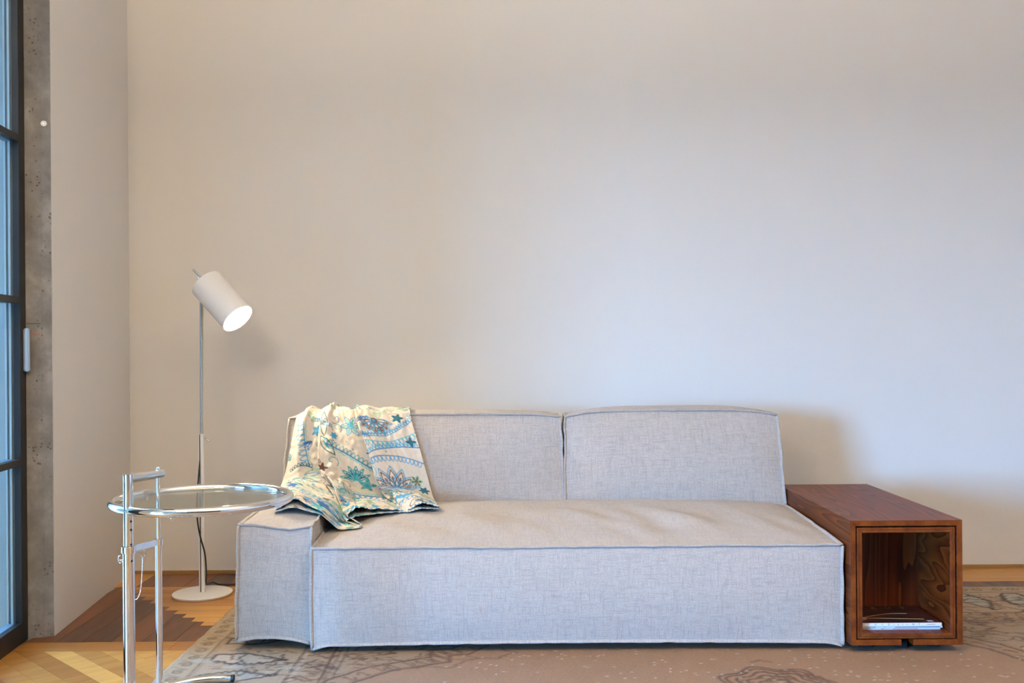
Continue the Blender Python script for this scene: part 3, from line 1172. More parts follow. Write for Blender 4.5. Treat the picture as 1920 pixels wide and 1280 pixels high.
# black lining of the shadow gap, inner box
G = 0.0045
IX0, IX1, IZ0, IZ1 = BX0 + T + G, BX1 - T - G, BZ0 + T + G * 0.6, BZ1 - T - G * 1.2
inner = empty('inner_box', ((IX0 + IX1) / 2, 3.47, IZ0))
inner.parent = bt
inner.matrix_parent_inverse = bt.matrix_basis.inverted()
TI = 0.0175
for s_ in ('bottom', 'right', 'top', 'left'):
    mitred('inner_panel', IX0, IX1, BY0 + 0.003, BY0 + 0.30, IZ0, IZ1, TI, s_, inner, M_rs if s_ == 'right' else M_ry, M_edge)
box('inner_back', IX0 + TI, IX1 - TI, BY0 + 0.262, BY0 + 0.275, IZ0 + TI, IZ1 - TI, M_rz, inner)
# thin inlaid dark line round the inner frame
bm = bmesh.new()
for (x0, x1, z0, z1) in ((IX0 + .006, IX1 - .006, IZ1 - .0078, IZ1 - .0066), (IX0 + .006, IX1 - .006, IZ0 + .0066, IZ0 + .0078),
                         (IX0 + .0066, IX0 + .0078, IZ0 + .006, IZ1 - .006), (IX1 - .0078, IX1 - .0066, IZ0 + .006, IZ1 - .006)):
    box_bm(bm, x0, x1, BY0 + 0.0024, BY0 + 0.004, z0, z1)
from_bm('inlay_line', bm, M_dark, inner)
box('back_panel', BX0 + T, BX1 - T, BY1 - 0.03, BY1 - 0.012, BZ0 + T, BZ1 - T, M_ry, bt)
for xa in (BX0 + 0.05, BX1 - 0.09):
    for ya in (BY0 + 0.06, BY1 - 0.13):
        box('foot', xa, xa + 0.04, ya, ya + 0.05, 0.0115, BZ0, M_black, bt)
box('glide_block', xm + 0.002, xm + 0.038, BY0 + 0.05, BY0 + 0.4, 0.0115, BZ0 + T, M_black, bt)

# ------------------------------------------------------------------ magazines in the box
M_paper = simple('white_paper_edge', (0.72, 0.73, 0.75), 0.6)
M_ink = simple('black_ink', (0.02, 0.02, 0.025), 0.6)
M_gold = simple('gold_ink', (0.45, 0.32, 0.14), 0.5)
M_redink = simple('red_ink', (0.40, 0.10, 0.08), 0.6)
def m_cover():
    m = Mat('dark_glossy_cover')
    v = m.coords(scale=(5, 16, 1))
    n_ = m.noise(v, 1.3, 3, 0.6, 1.5)
    col = m.ramp(n_, [(0.3, (0.012, 0.008, 0.009)), (0.55, (0.03, 0.011, 0.011)), (0.66, (0.17, 0.022, 0.016)), (0.78, (0.03, 0.012, 0.012))])
    m.color(col)
    m.set(Roughness=0.3)
    return m.m
M_cover = m_cover()
M_pcover = simple('pale_cover', (0.62, 0.66, 0.74), 0.4)

FZ = IZ0 + TI
def text_mesh(name, s, size, loc, rot, mat, parent, ext=0.0002, space=1.0):
    cu = bpy.data.curves.new(name, 'FONT')
    cu.body = s
    cu.size = size
    cu.extrude = ext
    cu.space_character = space
    cu.align_x = 'CENTER'; cu.align_y = 'CENTER'
    tmp = bpy.data.objects.new(name + '_tmp', cu)
    COL.objects.link(tmp)
    bpy.context.view_layer.update()
    dg = bpy.context.evaluated_depsgraph_get()
    me = bpy.data.meshes.new_from_object(tmp.evaluated_get(dg))
    bpy.data.objects.remove(tmp)
    me.transform(Matrix.Translation(loc) @ rot.to_4x4())
    me.materials.clear()
    return link(name, me, mat, parent)


R_FRONT = Matrix.Rotation(math.radians(90), 3, 'X')
R_FRONT_UD = R_FRONT @ Matrix.Rotation(PI, 3, 'Z')
mags = [('thin white magazine at the bottom of the pile in the wooden box', 1.166, 1.441, 3.366, 3.572, 0.0062, 0.0),
        ('thin pale magazine in the middle of the pile in the wooden box', 1.168, 1.447, 3.362, 3.570, 0.0062, 0.0),
        ('thick dark-covered magazine on top of the pile in the wooden box', 1.165, 1.443, 3.358, 3.574, 0.0122, 0.0)]
z = FZ + 0.0004
for i, (lab, x0, x1, y0, y1, th, r_) in enumerate(mags):
    mo = empty('magazine', ((x0 + x1) / 2, (y0 + y1) / 2, z))
    tag(mo, lab, 'magazine', 'magazines lying in the wooden box')
    box('pages', x0, x1, y0, y1, z + 0.0006, z + th - 0.0006, M_paper, mo, 0.0003)
    tag(box('cover', x0 - 0.0004, x1 + 0.0006, y0 + 0.0006, y1 + 0.0005, z + th - 0.0006, z + th, M_cover if i == 2 else M_pcover, mo), 'dark glossy cover' if i == 2 else 'pale cover')
    box('back_cover', x0 - 0.0004, x1 + 0.0006, y0 + 0.0006, y1 + 0.0005, z, z + 0.0006, M_pcover, mo)
    zc = z + th / 2
    if i == 2:
        for k, chx in enumerate((1635.5, 1648.5, 1660.5, 1670, 1678, 1686.5, 1695, 1706.5, 1717.5)):
            xx = (chx - 960) * y0 / 1867.0
            text_mesh('spine_letter', '2<ZI2I<MT'[k], 0.0078, (xx + 0.004, y0 - 0.0004, zc), R_FRONT, M_ink, mo)
        for (a_, b_) in ((0.003, 0.017), (0.228, 0.256)):
            box('spine_mark', x0 + a_, x0 + b_, y0 - 0.0003, y0 + 0.0005, zc - 0.0006, zc + 0.0006, M_ink, mo)
        for k, ch in enumerate('TUKYL'):
            text_mesh('cover_letter', ch, 0.030, (1.385 - 0.052 * k, y1 - 0.026, z + th + 0.0003), Matrix.Identity(3), M_gold, mo)
        bm = bmesh.new()
        lathe_bm(bm, [(0.0, 0.0004), (0.022, 0.0003), (0.022, 0.0)], 32, Matrix.Translation((1.176 + 0.012, 3.418, z + th)))
        from_bm('cover_disc', bm, simple('pale_print', (0.34, 0.29, 0.23), 0.5), mo)
        bm = bmesh.new()
        pts1 = [(1.20 + 0.17 * t, 3.425 + 0.05 * math.sin(PI * t * .6), z + th + 0.0003) for t in np.linspace(0, 1, 20)]
        pts2 = [(1.20 + 0.20 * t, 3.42 - 0.02 * t, z + th + 0.0003) for t in np.linspace(0, 1, 12)]
        tube_bm(bm, pts1, 0.0006, 5); tube_bm(bm, pts2, 0.0006, 5)
        from_bm('cover_lines', bm, M_gold, mo)
        bm = bmesh.new()
        for q in range(4):
            box_bm(bm, x1 - 0.040 + q * 0.005, x1 - 0.0375 + q * 0.005, y0 + 0.012, y0 + 0.028, z + th, z + th + 0.0004)
        from_bm('cover_mark', bm, M_paper, mo)
    else:
        for (a_, b_) in ((0.004, 0.03), (0.075, 0.085), (0.115, 0.20)) if i == 0 else ((0.042, 0.052), (0.082, 0.085), (0.118, 0.27)):
            box('spine_mark', x0 + a_, x0 + b_, y0 - 0.0003, y0 + 0.0005, zc - 0.0008, zc + 0.0008, M_redink if i == 0 else M_ink, mo)
    z += th + 0.0006

# ------------------------------------------------------------------ floor lamp
LX, LY = -1.323, 4.232
lamp = empty('floor_lamp', (LX, LY, 0.0))
tag(lamp, 'lit white floor lamp with tilted cylindrical shade and round base', 'lamp')
lathe('base', [(0.0, 0.0), (0.121, 0.0), (0.123, 0.002), (0.1245, 0.009), (0.1225, 0.0112), (0.0, 0.0125)], M_white, lamp, 64, Matrix.Translation((LX, LY, 0.0002)))
POLE_TOP = 0.683
# lower pole: a round white tube with a slim rod channel on its left side
tube('lower_pole', [(LX + 0.003, LY, 0.0125), (LX + 0.003, LY, POLE_TOP)], 0.0088, M_white, lamp, 20)
tube('pole_channel', [(LX - 0.0105, LY, 0.0125), (LX - 0.0105, LY, POLE_TOP)], 0.0038, M_white, lamp, 12)
tube('pole_slot', [(LX - 0.0062, LY - 0.003, 0.0126), (LX - 0.0062, LY - 0.003, POLE_TOP - 0.002)], 0.0022, M_dark, lamp, 8)
HEAD_C = Vector((-1.217, 4.185, 1.245))             # middle of the shade
AXIS = Vector((0.672, -0.285, -0.69)).normalized()
SL, SR = 0.222, 0.0715
S_TOP = HEAD_C - AXIS * SL / 2
S_BOT = HEAD_C + AXIS * SL / 2
rod_top = Vector((LX + 0.002, LY + 0.004, 1.352))
tube('rod', [(LX - 0.002, LY + 0.004, POLE_TOP - 0.05), rod_top], 0.0056, M_steel, lamp, 14)
tube('rod_cord', [(LX + 0.0075, LY + 0.006, POLE_TOP), (LX + 0.0085, LY + 0.006, 1.2), (LX + 0.009, LY + 0.004, 1.31)], 0.0022, simple('clear_cord', (0.55, 0.48, 0.33), 0.4), lamp, 8)
kn = tube('clamp_screw', [(LX + 0.010, LY, 0.668), (LX + 0.020, LY - 0.002, 0.664), (LX + 0.031, LY - 0.004, 0.653)], [0.003, 0.003, 0.0045], M_steel, lamp, 12)
Zq = AXIS.to_track_quat('Z', 'Y').to_matrix().to_4x4()
MS = Matrix.Translation(S_TOP) @ Zq
sh = lathe('shade', [(0.0, 0.0), (SR - 0.003, 0.0), (SR, 0.003), (SR, SL), (SR - 0.0022, SL), (SR - 0.0022, 0.0045), (0.0, 0.0035)], [M_white], lamp, 72, MS)
# enamel lining
lathe('shade_lining', [(0.0, 0.0065), (SR - 0.0030, 0.0065), (SR - 0.0028, SL - 0.0004)], M_whitein, sh, 72, MS)
# stem rod through the closed end and the pivot
st0 = S_TOP - AXIS * 0.0
side = Vector((-0.30, 0, 0.30)).normalized()
tube('tilt_stem', [S_TOP + AXIS * 0.004 + Vector((-0.004, 0.0, 0.004)), S_TOP + Vector((-0.060, 0.012, 0.062))], 0.0046, M_steel, lamp, 12)
tube('pivot', [rod_top + Vector((0, 0.010, -0.004)), rod_top + Vector((0, -0.012, -0.004))], 0.0085, M_chrome, lamp, 20)
tube('pivot_arm', [rod_top + Vector((0.0, 0, -0.004)), S_TOP + Vector((-0.004, 0.0, 0.0)), S_TOP + AXIS * 0.003], 0.0045, M_steel, lamp, 12)
# bulb
mb = Mat('lit_bulb')
mb.set(Roughness=0.4)
mb.b.inputs['Base Color'].default_value = (1, 0.95, 0.85, 1)
mb.b.inputs['Emission Color'].default_value = (1.0, 0.80, 0.52, 1)
mb.b.inputs['Emission Strength'].default_value = 1450.0
bulb_prof = [(0.0, 0.178)] + [(0.030 * math.sin(t), 0.148 + 0.030 * math.cos(t)) for t in np.linspace(0.2, 2.5, 12)] + [(0.014, 0.115), (0.013, 0.095), (0.0, 0.095)]
lathe('bulb', bulb_prof, mb.m, lamp, 32, MS)
lathe('bulb_socket', [(0.0, 0.0066), (0.018, 0.0066), (0.018, 0.094), (0.0, 0.094)], M_white, lamp, 24, MS)


def spline(pts, n=12):
    pts = [Vector(p) for p in pts]
    P_ = [2 * pts[0] - pts[1]] + pts + [2 * pts[-1] - pts[-2]]
    out = []
    for i in range(1, len(P_) - 2):
        p0, p1, p2, p3 = P_[i - 1:i + 3]
        for k in range(n):
            t = k / n
            out.append(0.5 * ((2 * p1) + (-p0 + p2) * t + (2 * p0 - 5 * p1 + 4 * p2 - p3) * t * t + (-p0 + 3 * p1 - 3 * p2 + p3) * t ** 3))
    out.append(pts[-1])
    return out

cab = spline([(LX - 0.002, LY + 0.012, 0.66), (LX - 0.012, LY - 0.02, 0.44), (LX - 0.013, LY - 0.022, 0.33), (LX - 0.002, LY - 0.022, 0.255), (LX + 0.016, LY - 0.018, 0.18), (LX + 0.019, LY - 0.008, 0.10), (LX + 0.013, LY + 0.012, 0.045),
              (LX + 0.014, LY + 0.10, 0.03), (LX + 0.02, LY + 0.15, 0.010), (LX + 0.04, LY + 0.168, 0.0042), (LX + 0.07, LY + 0.165, 0.0042), (LX + 0.11, LY + 0.185, 0.0042), (LX + 0.16, LY + 0.24, 0.0042), (LX + 0.26, LY + 0.30, 0.0042), (LX + 0.40, LY + 0.33, 0.0042)], 10)
tag(tube('power_cable', cab, 0.0034, M_cable, lamp, 8), 'thin black power cable')

# ------------------------------------------------------------------ chrome adjustable table
TC = Vector((-0.888, 2.85, 0.0))
TZ, TR = 0.610, 0.2425
tb = empty('adjustable_table', (TC.x, TC.y, 0.0105))
tag(tb, 'round glass-topped table with chrome tubular frame and open ring foot', 'side table')
ring = [(TC.x + TR * math.cos(t), TC.y + TR * math.sin(t), TZ) for t in np.linspace(0, 2 * PI, 121)[:-1]]
tube('top_ring', ring, 0.0125, M_chrome, tb, 24, True)
tag(lathe('glass_top', [(0.0, -0.003), (0.231, -0.003), (0.2315, -0.002), (0.2315, 0.002), (0.231, 0.003), (0.0, 0.003)], M_tglass, tb, 96, Matrix.Translation((TC.x, TC.y, TZ))), 'round clear glass top')
PA = Vector((-1.0246, 2.650, 0))
PB = Vector((-0.9806, 2.751, 0))
HZ = 0.698
RUGZ = 0.0113
tube('inner_post', [PA + Vector((0, 0, 0.49)), PA + Vector((0, 0, HZ + 0.009))], 0.0127, M_chrome, tb, 28)
tube('outer_post', [PA + Vector((0, 0, RUGZ + 0.012)), PA + Vector((0, 0, 0.515))], 0.0152, M_chrome, tb, 28)
tube('slim_rod', [PB + Vector((0, 0, 0.48)), PB + Vector((0, 0, HZ))], 0.0050, M_chrome, tb, 18)
tube('slim_post', [PB + Vector((0, 0, RUGZ + 0.02)), PB + Vector((0, 0, 0.515))], 0.0088, M_chrome, tb, 22)
hd = (PB - PA).normalized()
tube('handle_bar', [PA + hd * 0.004 + Vector((0, 0, HZ - 0.003)), PB + hd * 0.014 + Vector((0, 0, HZ - 0.003))], 0.0122, M_chrome, tb, 28)
lathe('cap_nut', [(0.0, 0.009), (0.004, 0.0085), (0.0062, 0.006), (0.0062, 0.0), (0.0, 0.0)], M_chrome, tb, 16, Matrix.Translation(PB + Vector((0, 0, HZ + 0.008))))
# collar: two bands and a flat bar between the posts
for p, r_ in ((PA, 0.0185), (PB, 0.0120)):
    lathe('collar_band', [(r_ - 0.002, -0.0085), (r_, -0.0080), (r_, 0.0080), (r_ - 0.002, 0.0085)], M_chrome, tb, 28, Matrix.Translation(p + Vector((0, 0, 0.507))))
sd = Vector((-hd.y, hd.x, 0))
bm = bmesh.new()
a_, b_ = PA + hd * 0.014, PB - hd * 0.008
for zz in (0.4985, 0.5155):
    for p, s_ in ((a_, 1), (b_, 1), (b_, -1), (a_, -1)):
        bm.verts.new((p.x + sd.x * 0.0045 * s_, p.y + sd.y * 0.0045 * s_, zz))
bm.verts.ensure_lookup_table()
for f in ((0, 1, 2, 3), (7, 6, 5, 4), (0, 4, 5, 1), (1, 5, 6, 2), (2, 6, 7, 3), (3, 7, 4, 0)):
    bm.faces.new([bm.verts[i] for i in f])
bmesh.ops.recalc_face_normals(bm, faces=bm.faces)
bmesh.ops.bevel(bm, geom=list(bm.edges), offset=0.0012, segments=2, affect='EDGES')
from_bm('collar_bar', bm, M_chrome, tb)
# adjusting holes on the inner post, facing right and to the viewer
hn = Vector((0.80, -0.60, 0)).normalized()
for zz in (0.583, 0.5605, 0.5215, 0.478):
    c = PA + hn * (0.0124 if zz > 0.51 else 0.0149) + Vector((0, 0, zz))
    lathe('adjusting_hole', [(0.0, 0.0006), (0.0030, 0.0006), (0.0033, 0.0)], M_dark, tb, 14, Matrix.Translation(c) @ hn.to_track_quat('Z', 'Y').to_matrix().to_4x4())
# bead chain with its ring, and the locking pin
c0 = (PA + PB) / 2 + Vector((0.0, -0.004, 0.498))
lathe('chain_ring', [(0.0085 + 0.0012 * math.cos(t), 0.0012 * math.sin(t)) for t in np.linspace(0, 2 * PI, 9)], M_chrome, tb, 24, Matrix.Translation(c0 + Vector((0, -0.004, -0.010))) @ Matrix.Rotation(PI / 2, 4, 'X'))
chain = spline([c0 + Vector((0, -0.004, -0.020)), c0 + Vector((-0.001, -0.006, -0.060)), c0 + Vector((-0.004, -0.008, -0.105)), c0 + Vector((-0.012, -0.005, -0.128)), c0 + Vector((-0.024, 0.004, -0.136)), c0 + Vector((-0.034, 0.012, -0.115)), c0 + Vector((-0.046, 0.000, -0.06)), PA + Vector((-0.020, 0.004, 0.480))], 12)
bm = bmesh.new()
acc, last = 0.0, chain[0]
beads = [chain[0]]
for p in chain[1:]:
    seg = (p - last).length
    while acc + seg >= 0.0042:
        t = (0.0042 - acc) / seg
        last = last + (p - last) * t
        beads.append(last)
        seg = (p - last).length
        acc = 0.0
    acc += seg
    last = p
for p in beads:
    bmesh.ops.create_icosphere(bm, subdivisions=1, radius=0.0016, matrix=Matrix.Translation(p))
from_bm('bead_chain', bm, M_chrome, tb, True)
tube('locking_pin', [PA + Vector((-0.0225, -0.003, 0.479)), PA + Vector((0.0, 0.0, 0.479))], 0.0022, M_chrome, tb, 10)
pr = [PA + Vector((-0.0215 - 0.004 * math.sin(t), -0.005, 0.482 + 0.010 * math.cos(t))) for t in np.linspace(-0.6, 3.6, 18)]
tube('pin_ring', pr, 0.0011, M_chrome, tb, 8)
# open ring foot
FR = 0.222
ft = [(TC.x + (FR + 0.022 * max(0.0, math.cos(t - math.radians(235.7)))) * math.cos(t), TC.y + (FR + 0.022 * max(0.0, math.cos(t - math.radians(235.7)))) * math.sin(t), RUGZ + 0.0130) for t in np.linspace(math.radians(86), math.radians(385), 90)]
tube('ring_foot', ft, 0.0125, M_chrome, tb, 24)
for k in (0, -1):
    d_ = (Vector(ft[0]) - Vector(ft[1])).normalized() if k == 0 else (Vector(ft[-1]) - Vector(ft[-2])).normalized()
    p = Vector(ft[k])
    tube('end_plug', [p, p + d_ * 0.007], 0.0118, M_cable, tb, 20)
tube('slim_foot', [PB + Vector((0, 0, RUGZ + 0.012)), PA + Vector((0, 0, RUGZ + 0.012))], 0.0075, M_chrome, tb, 14)
for t in (math.radians(268), math.radians(30), math.radians(150)):
    lathe('glass_screw', [(0.0, 0.0), (0.004, -0.001), (0.0052, 0.003), (0.003, 0.006), (0.003, 0.012), (0.0, 0.012)], M_chrome, tb, 14, Matrix.Translation((TC.x + (TR - .01) * math.cos(t), TC.y + (TR - 0.01) * math.sin(t), TZ - 0.019)))

# ------------------------------------------------------------------ round cover on the concrete pier
pn = Vector((0.39, -0.92, 0)).normalized()
MB_ = Matrix.Translation(Vector((-1.6985, 3.6245, 1.866))) @ pn.to_track_quat('Z', 'Y').to_matrix().to_4x4()
btn = empty('wall_cover', (-1.6985, 3.6245, 1.866))
tag(btn, 'small round white plastic cover on the bare concrete pier', 'wall cover')
lathe('cover_plate', [(0.0, 0.0045), (0.009, 0.0042), (0.0112, 0.002), (0.0115, -0.002), (0.0, -0.002)], M_plastic, btn, 32, MB_)
lathe('cover_screw', [(0.0, 0.0052), (0.002, 0.005), (0.0022, 0.004)], M_steel, btn, 12, MB_)

# ------------------------------------------------------------------ throw
def catmull(xk, yk, x):
    """monotone-ish cubic through (xk, yk[...]) along axis 0"""
    xk = np.asarray(xk, float); yk = np.asarray(yk, float)
    n = len(xk)
    m = np.zeros_like(yk)
    for i in range(n):
        a, b = max(i - 1, 0), min(i + 1, n - 1)
        m[i] = (yk[b] - yk[a]) / (xk[b] - xk[a])
    i = np.clip(np.searchsorted(xk, x, side='right') - 1, 0, n - 2)
    h = (xk[i + 1] - xk[i])
    t = ((x - xk[i]) / h)
    sh_ = (slice(None),) + (None,) * (yk.ndim - 1)
    t = t[sh_] if yk.ndim > 1 else t
    h = h[sh_] if yk.ndim > 1 else h
    return (2 * t ** 3 - 3 * t ** 2 + 1) * yk[i] + (t ** 3 - 2 * t ** 2 + t) * h * m[i] + (-2 * t ** 3 + 3 * t ** 2) * yk[i + 1] + (t ** 3 - t ** 2) * h * m[i + 1]


def lay_surface(x, y):
    """height of what the throw lies on in front of the cushion: arm or seat"""
    k = min(1, max(0, (x + 0.690) / 0.07))
    k = k * k * (3 - 2 * k)
    xa = min(max(x, AX0), AX1)
    return (1 - k) * (arm_top(xa, y) + 0.004) + k * (seat_top(max(x, SX0), y, False) + 0.003)


def base_path(x):
    """profile (y, z) over the back cushion, down its front, out over the seat; s = 0 at the top front edge"""
    a = (x - (-0.943 + 0.206) / 2) / (1.149 / 2)
    a = max(-0.985, min(0.985, a))
    back = F_left(a, 1, 0.3); tb_ = F_left(a, 1, 1); tm = F_left(a, 0, 1); tf = F_left(a, -1, 1)
    pts = [(back[1] + 0.012, back[2]), (tb_[1] + 0.012, tb_[2] + 0.002), (tm[1], tm[2] + 0.005), (tf[1] + 0.02, tf[2] + 0.009), (tf[1] - 0.006, tf[2] - 0.002)]
    for c in (0.8, 0.6, 0.4, 0.2, 0.0, -0.2, -0.4, -0.55):
        f = F_left(a, -1, c)
        pts.append((f[1] - 0.006, f[2]))
    yb = pts[-1][0]
    zb = lay_surface(x, yb - 0.05)
    pts = [p for p in pts if p[1] > zb + 0.035 or p[0] > 4.2]
    yb = pts[-1][0]
    for q in (0.035, 0.08, 0.14, 0.2, 0.28, 0.36, 0.44, 0.52, 0.62):
        pts.append((yb - q, lay_surface(x, max(yb - q, 3.42)) + 0.004))
    P_ = np.array(pts)
    for _ in range(2):                                   # round the corners off
        Q = np.empty((2 * len(P_), 2))
        Q[0] = P_[0]; Q[-1] = P_[-1]
        Q[1:-1:2] = 0.75 * P_[:-1] + 0.25 * P_[1:]
        Q[2:-1:2] = 0.25 * P_[:-1] + 0.75 * P_[1:]
        P_ = Q
    s = np.concatenate([[0], np.cumsum(np.hypot(*np.diff(P_, axis=0).T))])
    k = np.argmin(np.hypot(P_[:, 0] - tf[1], P_[:, 1] - tf[2]))
    s = s - s[k]
    t = np.gradient(P_, axis=0)
    t /= np.linalg.norm(t, axis=1)[:, None] + 1e-9
    nrm = np.stack([t[:, 1], -t[:, 0]], -1)              # outward of the path
    return s, P_, nrm


def build_throw():
    k_top, k_mid, k_jun = 4.17 / 1867, 4.075 / 1867, 3.95 / 1867
    #            L0   L1   L2   Le   Mf   M1   M2   Me   Rf   R1   R2
    px_top = [556, 575, 598, 620, 603, 626, 655, 683, 667, 715, 769]
    px_mid = [536, 556, 585, 614, 597, 631, 668, 706, 692, 738, 788]
    px_jun = [513, 545, 582, 622, 603, 640, 682, 722, 711, 758, 804]
    d_hem = [3.60, 3.60, 3.585, 3.60, 3.66, 3.69, 3.74, 3.80, 3.79, 3.80, 3.83]
    px_hem = [519, 556, 612, 675, 648, 672, 694, 748, 766, 795, 823]
    X_top = [(p - 960) * k_top for p in px_top]
    X_mid = [(p - 960) * k_mid for p in px_mid]
    X_jun = [(p - 960) * k_jun for p in px_jun]
    X_hem = [(p - 960) * d / 1867 for p, d in zip(px_hem, d_hem)]
    X_bak = [x * 0.9 - 0.066 for x in X_top]
    o_bak = [.006] * 11
    o_top = [.008, .020, .010, .006, .028, .022, .014, .006, .030, .012, .008]
    o_mid = [.010, .030, .012, .006, .050, .026, .022, .008, .064, .024, .010]
    o_jun = [.018, .042, .020, .008, .060, .040, .030, .010, .072, .040, .014]
    o_hem = [.006, .044, .008, .006, .030, .046, .034, .008, .010, .030, .010]
    s_hem = [.795, .800, .815, .800, .735, .700, .650, .585, .595, .585, .555]
    XL = np.array([X_bak, X_top, X_mid, X_jun, X_hem]).T
    OL = np.array([o_bak, o_top, o_mid, o_jun, o_hem]).T
    vk = [0.0, 0.22, 0.42, 0.62, 1.0]
    # cloth coordinate across: distance along the middle section
    dist = np.hypot(np.diff(X_mid), np.diff(o_mid))
    tk = np.concatenate([[0], np.cumsum(dist)])
    Wc = tk[-1]
    NT, NV = 300, 330
    tt = np.linspace(0, Wc, NT)
    XT = catmull(tk, XL, tt)
    OT = catmull(tk, OL, tt)
    SH = catmull(tk, np.array(s_hem), tt)
    vv = np.linspace(0, 1, NV)
    Xg = catmull(vk, XT.T, vv)                       # NV x NT
    Og = catmull(vk, OT.T, vv)
    # cloth length coordinate
    Sg = np.zeros((NV, NT))
    for j in range(NT):
        Sg[:, j] = np.interp(vv, [0, 0.22, 0.62, 1.0], [-0.24, 0.0, 0.34, SH[j]])
    # base profiles on a lattice of x
    xs = np.linspace(-1.05, -0.22, 64)
    paths = [base_path(x) for x in xs]
    sl = np.linspace(-0.24, 0.90, 300)
    PY = np.array([np.interp(sl, s, P_[:, 0]) for s, P_, n_ in paths]); PZ = np.array([np.interp(sl, s, P_[:, 1]) for s, P_, n_ in paths])
    NY = np.array([np.interp(sl, s, n_[:, 0]) for s, P_, n_ in paths]); NZ = np.array([np.interp(sl, s, n_[:, 1]) for s, P_, n_ in paths])
    ker = np.ones(9) / 9
    sm = lambda A: np.apply_along_axis(lambda r: np.convolve(np.pad(r, 4, 'edge'), ker, 'valid'), 1, A)
    NY, NZ = sm(NY), sm(NZ)

    def lookup(A, X, S):
        i = np.clip((X - xs[0]) / (xs[1] - xs[0]), 0, len(xs) - 1.001); j = np.clip((S - sl[0]) / (sl[1] - sl[0]), 0, len(sl) - 1.001)
        i0 = i.astype(int); j0 = j.astype(int); fi = i - i0; fj = j - j0
        return A[i0, j0] * (1 - fi) * (1 - fj) + A[i0 + 1, j0] * fi * (1 - fj) + A[i0, j0 + 1] * (1 - fi) * fj + A[i0 + 1, j0 + 1] * fi * fj

    TT = np.broadcast_to(tt[None, :], Sg.shape)
    # puckers of the quilting and softer drape ripples
    pk = np.zeros(Sg.shape)
    for jj in range(NV):
        for ii in range(NT):
            t_, s_ = TT[jj, ii], Sg[jj, ii]
            pk[jj, ii] = 0.0036 * noise.noise(Vector((t_ * 60, s_ * 48, 0.2))) + 0.0065 * noise.noise(Vector((t_ * 24, s_ * 8, 4.2)))
    # scrunched ridge down the middle panel
    ridge = 0.010 * np.exp(-((TT - (tk[4] + 0.055)) / 0.012) ** 2) * (1 + 0.6 * np.sin(Sg * 120))
    ridge2 = 0.012 * np.exp(-((TT - (tk[0] + 0.045 + 0.05 * np.clip(Sg, 0, .4))) / 0.014) ** 2) * np.clip(1 - Sg / 0.5, 0, 1)
    lower = np.clip((Sg - 0.32) / 0.2, 0, 1)
    roll = lower * 0.012 * np.sin(TT * 30 + Sg * 16) * np.clip((SH[None, :] - Sg) / 0.08, 0.25, 1)
    out = np.maximum(Og + pk + ridge + ridge2 + roll, 0.0035)

    # ---- the printed and stitched pattern
    base = (0.62, 0.545, 0.455)
    S0_ = -0.24
    R = Raster(Wc, 1.10, 0.0013, base)
    rs = np.random.RandomState(5)
    TEAL = (0.012, 0.24, 0.30); BLUE = (0.015, 0.12, 0.34); SKY = (0.06, 0.27, 0.48); DK = (0.01, 0.10, 0.14); BRN = (0.12, 0.055, 0.03); GRN = (0.25, 0.42, 0.30); AQ = (0.05, 0.42, 0.47)
    lw = 0.0041

    def scallops(path, size, col, flip=1, w_=lw):
        P_ = [Vector((p[0], p[1], 0)) for p in path]
        acc = 0
        for a, b in zip(P_[:-1], P_[1:]):
            L = (b - a).length
            t = (b - a) / max(L, 1e-9); n_ = Vector((-t.y, t.x, 0)) * flip
            while acc < L:
                c = a + t * acc
                R.stroke([((c + t * size * 0.5 * math.cos(q) * 0.9 + n_ * size * 1.3 * math.sin(q)).x, (c + t * size * 0.5 * math.cos(q) * 0.9 + n_ * size * 1.3 * math.sin(q)).y) for q in np.linspace(0.0, PI, 10)], col, w_)
                acc += size
            acc -= L

    def zigzag(path, amp, col, off):
        P_ = [Vector((p[0], p[1], 0)) for p in path]
        pts = []
        k = 0
        for a, b in zip(P_[:-1], P_[1:]):
            L = (b - a).length
            t = (b - a) / max(L, 1e-9); n_ = Vector((-t.y, t.x, 0))
            m = max(1, int(L / 0.006))
            for i in range(m):
                c = a + (b - a) * i / m + n_ * (off + (amp if k % 2 else -amp))
                pts.append((c.x, c.y)); k += 1
        R.stroke(pts, col, 0.003)

    def petal(cx, cy, th, ln, wd, col, core=None, fill=None, w_=lw):
        pts = []
        for q in np.linspace(0, 1, 12):
            r_ = wd * math.sin(PI * q) ** 0.8 * (1 - 0.35 * q)
            pts.append((q * ln, r_))
        pts = pts + [(q, -r_) for q, r_ in pts[::-1]]
        c, s_ = math.cos(th), math.sin(th)
        pts = [(cx + c * a - s_ * b, cy + s_ * a + c * b) for a, b in pts]
        if fill:
            R.fill(pts, fill)
        R.stroke(pts, col, w_, 1.0, True)
        if core:
            R.stroke([(cx + c * ln * .3, cy + s_ * ln * .3), (cx + c * ln * .7, cy + s_ * ln * .7)], core, w_ * 1.5)

    def flower(cx, cy, ln, n, col, core, th0=0, spread=2 * PI):
        for k in range(n):
            th = th0 + spread * k / (n if spread > 6 else n - 1)
            petal(cx, cy, th, ln, ln * 0.26, col, core)
        R.stroke([(cx + ln * 0.14 * math.cos(q), cy + ln * 0.14 * math.sin(q)) for q in np.linspace(0, 6.28, 10)], core, lw)

    def arc(x0, y0, x1, y1, bow, n=18):
        return [(x0 + (x1 - x0) * t, y0 + (y1 - y0) * t + bow * math.sin(PI * t)) for t in np.linspace(0, 1, n)]
    y = lambda s: s - S0_
    rx = lambda q: tk[8] + q                           # right panel coordinate
    RW = tk[10] - tk[8]
    # right panel: bands of scallops, brown flowers, paisley
    flower(rx(0.075), y(0.035), 0.055, 7, BRN, BRN, 0.2, PI * 0.95)
